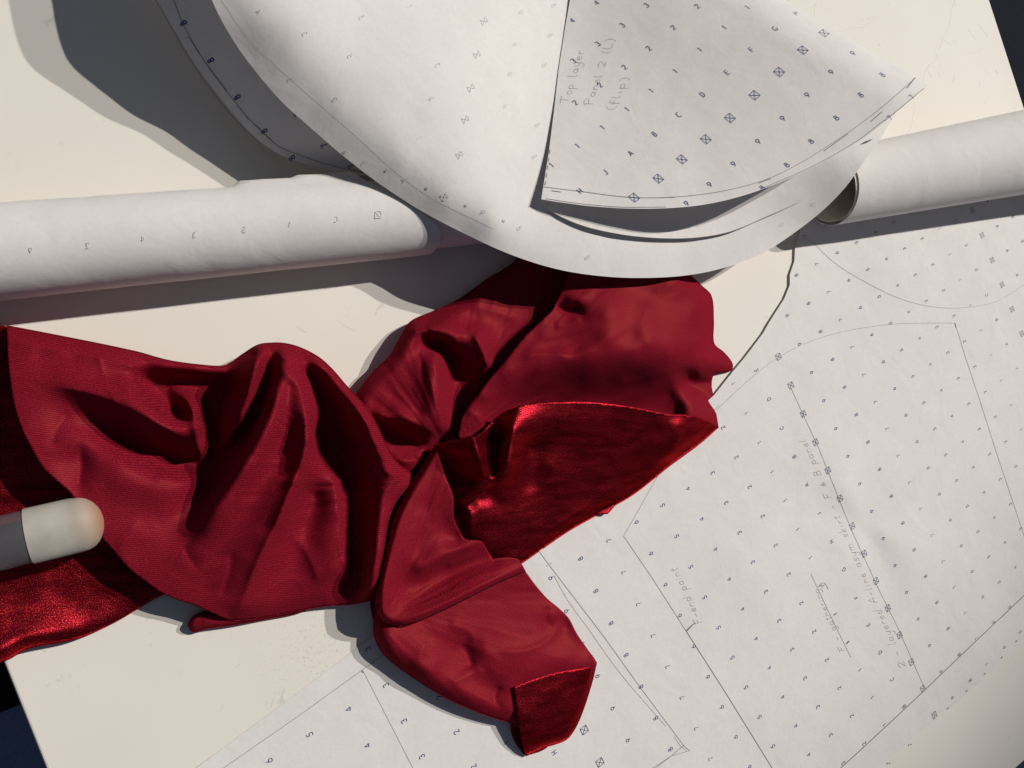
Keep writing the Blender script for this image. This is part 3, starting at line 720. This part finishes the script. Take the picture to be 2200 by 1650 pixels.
# shiny side lying under the left drape
cloth_layer('velvet_side', [('f', [(-160, 690), (12, 702), (60, 715)]), ('r', [(60, 715), (130, 900), (250, 1080), (400, 1240), (395, 1262)]), ('f', [(395, 1262), (340, 1282), (240, 1340), (160, 1373), (60, 1393), (14, 1418), (-60, 1440), (-160, 1460)]), ('r', [(-160, 1460), (-160, 1000), (-160, 690)])], None,
    [[(-160,700,.3),(10,710,.3),(60,720,.2)],[(-160,900,.1),(0,900,.1),(120,960,.1)],[(-100,1100,.12),(60,1120,.1),(200,1160,.1),(330,1240,.1)],[(-120,1250,.12),(0,1240,.15),(120,1240,.18),(250,1270,.2)],
     [(-140,1305,.22),(0,1303,.24),(80,1298,.22),(160,1290,.20)],[(-140,1385,.62),(0,1376,.60),(60,1368,.54),(120,1354,.40),(180,1336,.28),(240,1320,.22),(380,1258,.12)],[(395,1262,.1)]], VELVET, 5, label='shiny velvet face showing under the left end')

# left drape
cloth_layer('left_drape', [
    ('f', [(15, 700), (150, 726), (290, 755), (360, 774), (430, 784), (485, 785), (520, 762), (555, 741), (585, 737), (612, 738), (645, 747), (685, 768), (715, 795), (745, 830), (775, 862), (800, 895), (825, 945), (850, 990), (886, 1020)]),
    ('f', [(886, 1020), (878, 1042), (850, 1078), (834, 1120), (824, 1180), (812, 1240), (803, 1288)]),
    ('f', [(803, 1288), (760, 1297), (700, 1302), (640, 1312), (560, 1328), (497, 1334)]),
    ('r', [(497, 1334), (455, 1317), (420, 1301), (385, 1290), (350, 1275), (310, 1247), (275, 1220), (245, 1185), (215, 1150), (190, 1118), (165, 1085), (155, 1062), (120, 1030), (90, 1000), (64, 955), (45, 915), (30, 865), (20, 800), (16, 750), (15, 700)])], None,
  [ # cut edge
    [(15,700,.5),(20,800,.68),(45,915,.72),(90,1000,.70),(155,1062,.68),(215,1150,.64),(275,1220,.58),(350,1275,.5),(420,1301,.44),(497,1334,.34)],
    # flap body
    [(70,740,.62),(150,755,.60),(230,775,.60),(285,790,.56)],[(60,800,.68),(130,800,.66),(210,820,.66),(275,840,.64),(330,880,.60)],
    # ridge over the groove
    [(95,828,.70),(180,838,.73),(250,862,.77),(320,900,.78),(375,928,.74),(410,936,.60)],
    # groove
    [(130,856,.66),(180,880,.56),(240,908,.42),(300,940,.27),(360,964,.18),(425,980,.14)],
    # swell below it
    [(120,940,.68),(190,960,.66),(260,985,.62),(330,1015,.56),(400,1040,.5)],[(200,1050,.68),(280,1080,.64),(350,1100,.58)],[(260,1150,.64),(330,1190,.6),(400,1240,.54),(450,1290,.46)],
    # dent
    [(172,985,.60),(168,1040,.62)],
    # top band
    [(300,768,.54),(350,784,.58),(420,794,.60),(480,795,.58),(515,780,.62),(545,762,.74)],
    # hollow left of the strip
    [(305,812,.20),(350,816,.05),(420,820,.03),(490,822,.06)],[(322,842,.12),(360,866,.04),(392,886,.04)],
    [(470,870,.05),(455,930,.04),(448,990,.06),(438,1035,.16)],[(440,850,.06),(445,900,.05)],[(558,752,.92),(549,790,.94),(536,840,.84),(516,895,.64),(492,950,.42)],[(582,768,.62),(575,820,.50),(556,880,.40),(522,945,.32),(482,1010,.30),(440,1075,.44),(402,1135,.57),(372,1180,.60)],
    # small tongue ridge
    [(372,836,.08),(392,852,.26),(412,880,.56),(423,920,.64),(428,965,.46)],
    # strip, its left edge and middle
    [(606,765,.88),(599,820,.92),(582,880,.95),(552,942,.95),(515,1005,.92),(474,1075,.84),(434,1135,.72),(398,1185,.62)],
    [(622,830,.90),(606,910,.90),(575,985,.86),(535,1060,.78),(490,1140,.68),(455,1210,.58),(450,1270,.48)],
    # right crest of the strip
    [(622,752,.84),(636,800,.90),(648,850,.96),(658,900,1.02),(662,940,1.04),(652,985,1.0),(628,1040,.92),(600,1100,.84),(570,1165,.74),(540,1230,.62),(515,1295,.48)],
    [(642,918,.94),(632,965,.90),(614,1012,.86)],
    # hollow between the crests
    [(668,800,.50),(690,850,.36),(715,905,.24),(738,960,.16),(752,1030,.12),(760,1110,.12),(765,1190,.16),(772,1255,.24)],
    [(680,930,.36),(690,970,.36)],
    # low swell
    [(700,1000,.46),(716,1040,.50),(722,1100,.48),(724,1170,.44),(735,1230,.36)],[(672,1060,.40),(652,1130,.36),(640,1200,.34),(620,1270,.30)],[(640,1300,.24),(700,1285,.26)],[(600,1180,.52),(570,1260,.42)],
    # right crest
    [(650,765,.78),(700,795,.98),(745,850,1.12),(785,915,1.16),(815,970,1.1),(845,1008,.95),(868,1024,.8)],
    [(846,1070,.92),(828,1120,1.02),(812,1180,1.0),(800,1235,.9),(792,1275,.7)],[(782,1000,.42),(790,1100,.42),(785,1200,.42)]],
  knit(8), 4.0, zmul=1.62, gather=(900, 1040, .030), creases=[
    ([(598,768),(592,830),(566,895),(520,985),(468,1070),(405,1165)], .34, 7, 55), ([(560,748),(548,795),(533,855),(508,930)], .26, 12, 10), ([(390,850),(406,866),(419,892),(427,935),(432,1000)], .32, 18, 6),
    ([(284,790),(298,840),(338,884),(390,908),(418,908)], .30, 48, 6), ([(100,826),(200,846),(290,885),(375,926),(415,934)], .17, 9, 45), ([(640,790),(655,870),(663,935),(650,990),(600,1110),(545,1230),(508,1325)], .22, 11, 9),
    ([(640,755),(700,790),(755,850),(800,925),(838,995)], .22, 12, 24), ([(850,1075),(830,1130),(815,1190),(803,1265)], .22, 14, 14), ([(172,945),(174,1000),(168,1060)], -.07, 9, 12), ([(205,745),(230,830),(262,885)], .025, 4, 5),
    ([(682,1000),(716,1030),(728,1110),(736,1190),(760,1260)], .20, 11, 12), ([(640,1010),(612,1085),(590,1150)], .12, 8, 14), ([(620,1140),(660,1190),(690,1260)], .07, 10, 16), ([(440,1120),(400,1180),(430,1230)], -.06, 8, 14), ([(500,1180),(490,1240),(470,1290)], -.05, 6, 12),
    ([(330,1015),(380,1035),(432,1030)], .07, 9, 18), ([(300,985),(350,1000),(410,1010)], -.05, 8, 10), ([(150,880),(120,930),(110,970)], -.05, 14, 14), ([(60,760),(120,770),(190,760)], -.03, 10, 14), ([(300,1110),(260,1180),(300,1240)], .03, 10, 14),
    ([(868,1030),(846,1050),(830,1085)], -.10, 5, 6), ([(880,1028),(858,1062),(842,1100)], .08, 4, 5)], label='ribbed dull side, gathered into deep folds')
# scrap of the lower fold that peeps out below the left drape
cloth_layer('turned_corner', [('f', [(404, 1342), (412, 1328), (430, 1317), (455, 1312), (520, 1318), (650, 1296), (655, 1312), (560, 1332), (500, 1343), (445, 1350), (414, 1357), (404, 1342)])], None,
    [[(412,1340,.35),(440,1335,.4),(500,1331,.3),(640,1305,.2)],[(430,1325,.36),(430,1348,.3)]], knit(60), 4, rollw=9)
# arm running up under the pattern pieces
cloth_layer('back_fold', [('f', [(1135, 500), (1110, 556), (1045, 600), (980, 645), (930, 668), (882, 690), (858, 725), (838, 762), (800, 800), (768, 842), (755, 870)]),
    ('r', [(755, 870), (775, 950), (820, 1010), (870, 1030)]), ('f', [(870, 1030), (898, 1000), (915, 972), (932, 962), (950, 945)]), ('r', [(950, 945), (985, 950), (1060, 850), (1160, 740), (1240, 680), (1300, 560), (1240, 490), (1135, 500)])], None,
  [ [(1125,530,.45),(1060,620,.5),(1000,660,.5),(940,690,.55),(900,712,.55)],
    [(1150,600,.5),(1090,660,.48),(1030,690,.55),(1000,700,.62)],[(1200,640,.5),(1130,700,.45),(1090,740,.4)],
    [(1015,715,.76),(1030,745,.76),(1044,775,.66),(1054,800,.5)],[(1062,770,.42),(1085,770,.40)],
    [(936,765,.72),(938,800,.76),(941,840,.78),(945,885,.74),(950,925,.56)],
    [(893,722,.70),(880,765,.66),(866,815,.64),(850,850,.60),(830,880,.56)],[(912,790,.72),(905,840,.72),(900,885,.66)],
    [(900,710,.74),(925,706,.74),(960,722,.70),(985,742,.66)],
    [(914,728,.50),(938,744,.26),(962,764,.16),(985,790,.20)],[(958,810,.42),(966,850,.40),(975,890,.36)],
    [(800,888,.56),(850,902,.64),(900,918,.62),(935,932,.5)],
    [(820,922,.2),(860,942,.12),(895,958,.14)],[(800,930,.3),(830,972,.40),(870,992,.46),(905,978,.42)],[(860,1015,.3),(820,1000,.3)],[(960,935,.35),(985,940,.3)]],
  knit(-38), 4.2, zmul=1.45, gather=(965, 975, .028), creases=[([(897,716),(925,706),(962,722),(990,748)], .14, 8, 22), ([(937,756),(940,800),(943,860),(949,925)], .20, 32, 6), ([(1014,712),(1034,748),(1054,798)], .18, 7, 18), ([(795,886),(860,902),(942,930)], .18, 8, 26),
    ([(1000,655),(1060,668),(1120,690)], .05, 12, 12), ([(880,760),(900,830),(890,890)], .03, 10, 14), ([(905,980),(880,992),(840,975)], .10, 6, 8), ([(812,905),(850,930),(905,952)], -.08, 6, 8)])
# big upper right panel
cloth_layer('upper_panel', [('r', [(985, 938), (992, 900), (1012, 866), (1065, 800), (1130, 722), (1190, 664)]), ('r', [(1190, 664), (1200, 640), (1215, 612), (1240, 560), (1320, 515), (1470, 530), (1484, 592)]),
    ('f', [(1484, 592), (1505, 612), (1528, 636), (1533, 690), (1534, 738), (1556, 758), (1574, 782), (1571, 796), (1545, 801), (1532, 806), (1529, 830)]),
    ('r', [(1529, 830), (1536, 870), (1544, 917)]), ('r', [(1544, 917), (1480, 940), (1380, 935), (1250, 925), (1120, 935), (1040, 965), (1000, 970), (985, 938)])], None,
  [ [(985,938,.62),(1012,866,.80),(1065,800,.92),(1130,722,.98),(1190,664,1.0)],
    [(1200,640,1.0),(1240,590,1.2),(1320,540,1.2),(1460,545,1.2)],
    [(1240,612,1.10),(1300,604,1.08),(1350,614,1.10),(1400,630,1.08),(1440,612,1.14),(1480,618,1.02),(1510,640,.85),(1522,690,.70)],
    [(1205,655,.98),(1222,668,.98),(1240,666,1.02)],[(1228,645,1.12),(1255,652,1.18),(1254,680,1.14),(1225,692,1.06)],
    [(1300,680,1.32),(1290,720,1.30),(1240,748,1.18),(1180,752,1.06)],[(1335,660,1.22),(1350,720,1.26)],[(1400,700,1.26),(1460,690,1.10),(1500,730,.85),(1545,775,.36)],
    [(1090,792,1.0),(1180,772,1.12),(1270,760,1.28),(1360,758,1.30),(1440,764,1.18),(1485,776,.86)],
    [(1080,835,.80),(1130,825,.78),(1200,818,.76),(1300,815,.74),(1400,815,.68),(1450,818,.56)],
    [(1040,850,.88),(1066,880,.56),(1120,890,.22),(1200,892,.06),(1300,895,.02),(1400,898,.02),(1455,880,.14)],
    [(1030,920,.62),(1055,905,.5)],
    [(1470,796,.70),(1500,796,.60),(1535,792,.44)],[(1482,818,.10),(1505,822,.03),(1526,820,.03)],[(1462,842,.34),(1472,870,.36),(1475,900,.34)],[(1505,850,.16),(1530,890,.12),(1540,915,.08)],[(1440,850,.22),(1445,880,.16)],[(1440,930,.15),(1250,925,.12),(1050,960,.4)]],
  knit(-40), 4.2, zmul=1.3, gather=(960, 960, .035), creases=[([(1192,652),(1220,668),(1252,660)], -.13, 5, 7), ([(1188,700),(1218,698),(1252,682)], .05, 9, 12), ([(1118,768),(1180,760),(1232,772)], .05, 7, 9), ([(1240,612),(1305,645),(1322,695),(1275,745)], .07, 30, 26),
    ([(1000,880),(1030,900),(1040,930)], .06, 8, 8), ([(1400,640),(1380,700),(1400,760)], .05, 20, 20), ([(1500,640),(1480,700),(1500,760)], .06, 16, 12), ([(1150,730),(1230,712),(1290,690)], .05, 10, 12)], label='ribbed dull side, smooth and swelling')
# velvet flap turned back over it
cloth_layer('velvet_flap', [('r', [(931, 956), (960, 950), (1012, 936), (1022, 938)]), ('r', [(1022, 938), (1040, 925), (1060, 902), (1085, 884), (1112, 873), (1150, 866), (1240, 863), (1330, 870), (1430, 888), (1488, 893), (1520, 904), (1544, 918)]),
    ('f', [(1544, 918), (1500, 956), (1440, 1000), (1360, 1063), (1295, 1100), (1220, 1142), (1130, 1204), (1090, 1230)]), ('r', [(1090, 1230), (1020, 1215), (960, 1150), (945, 1080), (940, 1010), (931, 956)])], None,
  [ [(931,956,.56),(970,948,.78),(1015,937,.98)],[(1022,940,.98),(1040,925,.70),(1060,904,.55),(1085,885,.70),(1112,874,.88),(1240,864,.90),(1330,871,.84),(1430,889,.66),(1490,895,.52),(1543,918,.10)],
    [(1018,945,.98),(1028,970,.94),(1040,1000,.82),(1052,1025,.62)],
    [(1062,945,.40),(1068,980,.36),(1066,1010,.36)],
    [(1102,892,.86),(1098,925,.84),(1092,960,.80),(1080,1000,.72),(1062,1028,.62),(1040,1042,.56),(1005,1062,.50),(985,1074,.40)],
    [(950,990,.44),(985,1010,.50),(1010,1035,.46)],
    [(1010,1080,.42),(1035,1062,.42)],[(990,1104,.42),(1010,1096,.50),(1030,1080,.52)],[(1130,960,.62),(1125,1020,.50),(1110,1080,.44)],
    [(1005,1130,.42),(1015,1160,.36)],[(1200,905,.82),(1300,908,.76),(1400,920,.58),(1450,925,.56),(1490,925,.40)],
    [(1180,1000,.56),(1260,990,.50),(1350,980,.42),(1430,960,.44)],[(1060,1130,.42),(1130,1110,.36),(1220,1070,.32),(1300,1040,.28),(1380,1000,.28)],
    [(1080,1180,.26),(1140,1160,.22),(1230,1110,.20),(1320,1065,.17)],[(1090,1225,.15),(1020,1210,.15),(960,1140,.15),(945,1060,.2),(945,1020,.3)]],
  VELVET, 4.2, zmul=1.6, rollw=26, creases=[([(1018,938),(1030,975),(1042,1003),(1058,1032)], .18, 8, 6), ([(1102,878),(1098,930),(1090,968),(1076,1010),(1045,1038),(990,1068)], .18, 8, 18), ([(1048,1052),(1014,1080),(990,1100)], .14, 7, 8), ([(1008,1090),(1012,1130),(1005,1160)], .10, 8, 8),
    ([(1462,892),(1455,940),(1430,995)], .08, 16, 12), ([(1150,1170),(1230,1110),(1330,1040)], .05, 14, 10), ([(1110,1080),(1200,1030),(1330,985)], .03, 18, 16)], label='shiny velvet face turned back in a flap')
# little end of the layer beneath, below the flap
cloth_layer('turned_corner', [('r', [(1230, 1110), (1290, 1070), (1325, 1075), (1306, 1104), (1294, 1104), (1280, 1108), (1250, 1118), (1230, 1110)])], None, [[(1240,1110,.06),(1320,1080,.1)],[(1306,1104,.2),(1270,1085,.1)]], VELVET, 5)
# lower front panel: the part below the second pleat, then the part that laps over it
cloth_layer('front_panel', [('r', [(1128, 1226), (1150, 1256), (1175, 1285), (1200, 1306), (1222, 1328), (1240, 1362), (1262, 1394), (1282, 1424), (1278, 1440)]), ('r', [(1278, 1440), (1250, 1500), (1200, 1570), (1140, 1590), (1112, 1557)]),
    ('f', [(1112, 1557), (1040, 1535), (960, 1500), (880, 1450), (845, 1424), (822, 1402), (806, 1370), (803, 1330), (806, 1290)]), ('r', [(806, 1290), (870, 1260), (950, 1235), (1040, 1205), (1110, 1200), (1128, 1226)])], None,
  [ [(806,1290,.45),(870,1260,.40),(950,1235,.36),(1040,1205,.30),(1110,1202,.26)],[(840,1340,.52),(900,1330,.40),(1000,1290,.30),(1090,1250,.24)],
    [(1130,1235,.22),(1175,1285,.16),(1222,1328,.16),(1262,1394,.18),(1280,1425,.30)],[(842,1380,.60),(862,1410,.58)],
    [(1100,1300,.26),(1000,1340,.34),(920,1372,.44),(870,1390,.54)],[(1200,1350,.22),(1120,1370,.34),(1040,1390,.44)],[(1185,1318,.22),(1215,1345,.10),(1170,1360,.24)],
    [(975,1380,.34),(1000,1398,.32),(1012,1432,.36)],[(930,1420,.54),(880,1420,.54)],[(960,1465,.52),(1040,1500,.48),(1100,1530,.44)],[(1060,1440,.46),(1140,1440,.44),(1220,1410,.30)],
    [(1030,1462,.38),(1060,1482,.36)],[(1100,1480,.44),(1110,1540,.38)],[(1160,1500,.12),(1230,1480,.10),(1180,1570,.08)]],
  knit(-48), 4.0, zmul=1.3, gather=(760, 1280, .014), rollw=36, creases=[([(985,1378),(1004,1405),(1014,1440)], -.09, 10, 14), ([(1045,1440),(1005,1450),(965,1472)], .05, 10, 12), ([(1205,1318),(1190,1360),(1140,1395),(1060,1400)], .06, 8, 12), ([(1180,1300),(1172,1330),(1190,1350)], -.05, 7, 7),
    ([(1075,1470),(1062,1500),(1080,1525)], -.06, 7, 8), ([(920,1370),(900,1420),(940,1455)], .05, 16, 14), ([(960,1340),(1010,1360),(1020,1390)], .05, 10, 12)], label='ribbed dull side below the pleats')
cloth_layer('pleated_panel', [('r', [(934, 958), (945, 985), (956, 1020), (974, 1068), (975, 1110), (986, 1138), (1000, 1158), (1034, 1163), (1046, 1180), (1062, 1206)]), ('r', [(1062, 1206), (1095, 1203), (1118, 1209), (1130, 1228)]),
    ('f', [(1130, 1228), (1085, 1247), (1040, 1268), (985, 1296), (930, 1322), (890, 1339), (858, 1346), (830, 1340), (812, 1322), (806, 1300)]),
    ('f', [(806, 1300), (810, 1260), (825, 1190), (845, 1118), (870, 1065), (895, 1022), (934, 958)])], None,
  [ [(934,962,.70),(956,1020,.72),(974,1070,.74),(978,1115,.70),(1000,1158,.60)],
    [(912,1020,.70),(885,1080,.76),(862,1140,.82),(848,1200,.84),(838,1260,.84),(840,1305,.82)],
    [(930,1100,.64),(925,1160,.62),(905,1200,.64)],[(960,1140,.58),(980,1160,.54)],
    [(1034,1165,.62),(1000,1178,.64),(950,1198,.66),(900,1224,.68)],[(1050,1190,.42),(1010,1204,.40),(950,1228,.40),(900,1254,.46),(874,1264,.54)],
    [(1068,1206,.44),(1020,1226,.48),(960,1254,.52),(900,1288,.62)],
    [(1122,1216,.56),(1080,1224,.60),(1030,1246,.68),(980,1272,.74),(930,1300,.80),(880,1324,.84),(850,1328,.82)]],
  knit(-48), 4.0, zmul=1.3, gather=(820, 1330, .022), rollw=16, creases=[([(1036,1163),(960,1190),(885,1232)], .12, 30, 7), ([(1030,1190),(1000,1200),(955,1218)], .06, 7, 5), ([(1100,1212),(1030,1236),(960,1268)], .05, 8, 6), ([(905,1080),(880,1160),(872,1230)], .04, 14, 16), ([(950,1010),(930,1080),(940,1130)], .03, 12, 12)], floor_z=.30, label='ribbed dull side laid in two flat pleats')
# filler layer added where the gap between the two halves lies in shade
cloth_layer('gap_filler', [('r', [(800, 940), (880, 950), (955, 940), (980, 1000), (930, 1060), (900, 1200), (870, 1335), (806, 1340), (796, 1200), (800, 940)])], None, [[(800,940,.1),(880,960,.12),(950,950,.15)],[(860,1100,.06),(840,1250,.06),(830,1330,.05)],[(930,1050,.2),(890,1200,.2)]], knit(-48), 6)
# turned-back corner at the front, with the dark inside of its fold
cloth_layer('corner_inside', [('r', [(1112, 1548), (1097, 1560), (1105, 1592), (1118, 1612), (1131, 1623), (1180, 1600), (1170, 1540), (1112, 1548)])], None, [[(1112,1550,.2),(1100,1565,.12),(1131,1620,.06)],[(1170,1560,.06)]], VELVET, 5)
cloth_layer('velvet_corner', [('r', [(1130, 1624), (1121, 1590), (1112, 1535), (1104, 1476)]), ('r', [(1104, 1476), (1150, 1458), (1200, 1444), (1245, 1437), (1272, 1430), (1282, 1422)]),
    ('f', [(1282, 1422), (1272, 1465), (1252, 1528), (1234, 1568), (1215, 1590), (1170, 1606), (1130, 1624)])], None,
  [ [(1104,1476,.66),(1112,1535,.60),(1121,1590,.42),(1130,1622,.20)],[(1150,1460,.62),(1200,1446,.54),(1250,1437,.48),(1280,1424,.36)],[(1150,1520,.58),(1200,1490,.52),(1240,1470,.44)],[(1150,1580,.42),(1190,1560,.38),(1225,1530,.34)],[(1150,1605,.25),(1205,1585,.22),(1240,1540,.22),(1265,1470,.28)]],
  VELVET, 4, rollw=14, label='shiny velvet corner folded over')

# ------------------------------------------------------------------ pale rounded tool at the left
def capsule(name, p0, p1, r, mat, parent, n=28, rings=9, r1=None):
    p0, p1 = np.array(p0, float), np.array(p1, float); a = p1 - p0; L = np.linalg.norm(a); a /= L
    sd = np.cross(a, [0, 0, 1]); sd /= np.linalg.norm(sd); up = np.cross(sd, a); V, F = [], []
    prof = [(L * k / 12, r) for k in range(13)] + [(L + .8 * r * math.sin(t), r * math.cos(t)) for t in np.linspace(.15, math.pi / 2 - .02, rings)]
    for s_, rr in prof:
        for k in range(n):
            t = 2 * math.pi * k / n; V.append(p0 + a * s_ + sd * rr * math.cos(t) + up * rr * .8 * math.sin(t))
    m = len(prof); F = [(i*n+k, i*n+(k+1) % n, (i+1)*n+(k+1) % n, (i+1)*n+k) for i in range(m-1) for k in range(n)] + [tuple((m-1)*n+k for k in range(n))]
    o = mesh_obj(name, V, F, mat); adopt(o, parent); return o
def mat_pearl(name, col, alpha):
    m, nt, b = material(name); tc = N(nt, 'ShaderNodeTexCoord')
    n1 = N(nt, 'ShaderNodeTexNoise', Scale=55.0, Detail=2.0); nt.links.new(tc.outputs['Object'], n1.inputs[0])
    c = ramp(nt, n1.outputs[0], [(0.3, tuple(x * .72 for x in col)), (0.7, col)]); nt.links.new(c, b.inputs['Base Color'])
    b.inputs['Roughness'].default_value = .6; b.inputs['Alpha'].default_value = alpha
    b.inputs['Subsurface Weight'].default_value = .0
    return m
q0, q1, q2 = at(np.array([-150., 1204.]), .95), at(np.array([62., 1152.]), .95), at(np.array([172., 1126.]), .95)
tool = empty('tool_handle', (*q1[:2], 0)); tag(tool, 'pale pearly rod with rounded tip reaching over the red fabric at the left edge', 'tool')
PEARL = mat_pearl('pearl_plastic', (.66, .61, .53), .74)
_nt = PEARL.node_tree; _b = _nt.nodes['Principled BSDF']; _c = _b.inputs['Base Color'].links[0].from_socket
_tc = N(_nt, 'ShaderNodeTexCoord'); _d = N(_nt, 'ShaderNodeVectorMath', operation='DISTANCE'); _nt.links.new(_tc.outputs['Object'], _d.inputs[0])
_e = q2 + (q2 - q1) / np.linalg.norm(q2 - q1) * .5; _d.inputs[1].default_value = tuple(_e * IN)
_f = N(_nt, 'ShaderNodeMapRange'); _nt.links.new(_d.outputs['Value'], _f.inputs[0]); _f.inputs[1].default_value = .85 * IN; _f.inputs[2].default_value = .25 * IN
_nt.links.new(mix(_nt, _f.outputs[0], _c, (.46, .27, .17)), _b.inputs['Base Color'])
capsule('tip', q1, q2, .56, PEARL, tool)
capsule('shaft', q0, q1 - (q2 - q1) * .05, .53, mat_pearl('grey_plastic', (.20, .21, .225), .34), tool)

# ------------------------------------------------------------------ dark things beyond the counter
def slab_round(name, c, rx, ry, z0, z1, mat, rot=0, n=40, p=4):
    V, F = [], []
    for z, k in ((z0, .97), (z0 + .2, 1), (z1 - .5, 1), (z1 - .1, .96), (z1, .86)):
        for i in range(n):
            t = 2 * math.pi * i / n; x = rx * k * math.copysign(abs(math.cos(t)) ** (2 / p), math.cos(t)); y = ry * k * math.copysign(abs(math.sin(t)) ** (2 / p), math.sin(t))
            V.append((c[0] + x * math.cos(rot) - y * math.sin(rot), c[1] + x * math.sin(rot) + y * math.cos(rot), z))
    F = [(i*n+k, i*n+(k+1) % n, (i+1)*n+(k+1) % n, (i+1)*n+k) for i in range(4) for k in range(n)] + [tuple(4*n+k for k in range(n)), tuple(reversed(range(n)))]
    return mesh_obj(name, V, F, mat)
BLACK = mat_plain('matte_black', (.006, .006, .007), .9, .1)
pL = at(np.array([-72., 1385.]), -16); o = slab_round('seat_cushion', pL, 2.9, 2.9, -36, -16, BLACK, .3, p=3)
tag(o, 'black rounded seat in the dark beyond the left corner of the counter', 'seat')
NAVY = mat_plain('navy_rug', (.15, .19, .30), .95, .1)
pN = at(np.array([-500., 1750.]), -35.5); o = slab_round('floor_rug', pN, 30, 30, -36, -35.6, NAVY, math.radians(21.6), p=10)
tag(o, 'dark navy rug on the floor below the near left corner of the counter', 'rug')
pR = at(np.array([2560., 500.]), -35.2); o = slab_round('floor_dark', pR, 11.5, 16, -36, -35.2, BLACK, math.radians(21.6), p=10)  # thin black slab with rounded corners, flat on the floor
tag(o, 'flat black slab on the brown floor beyond the right edge of the counter', 'mat')
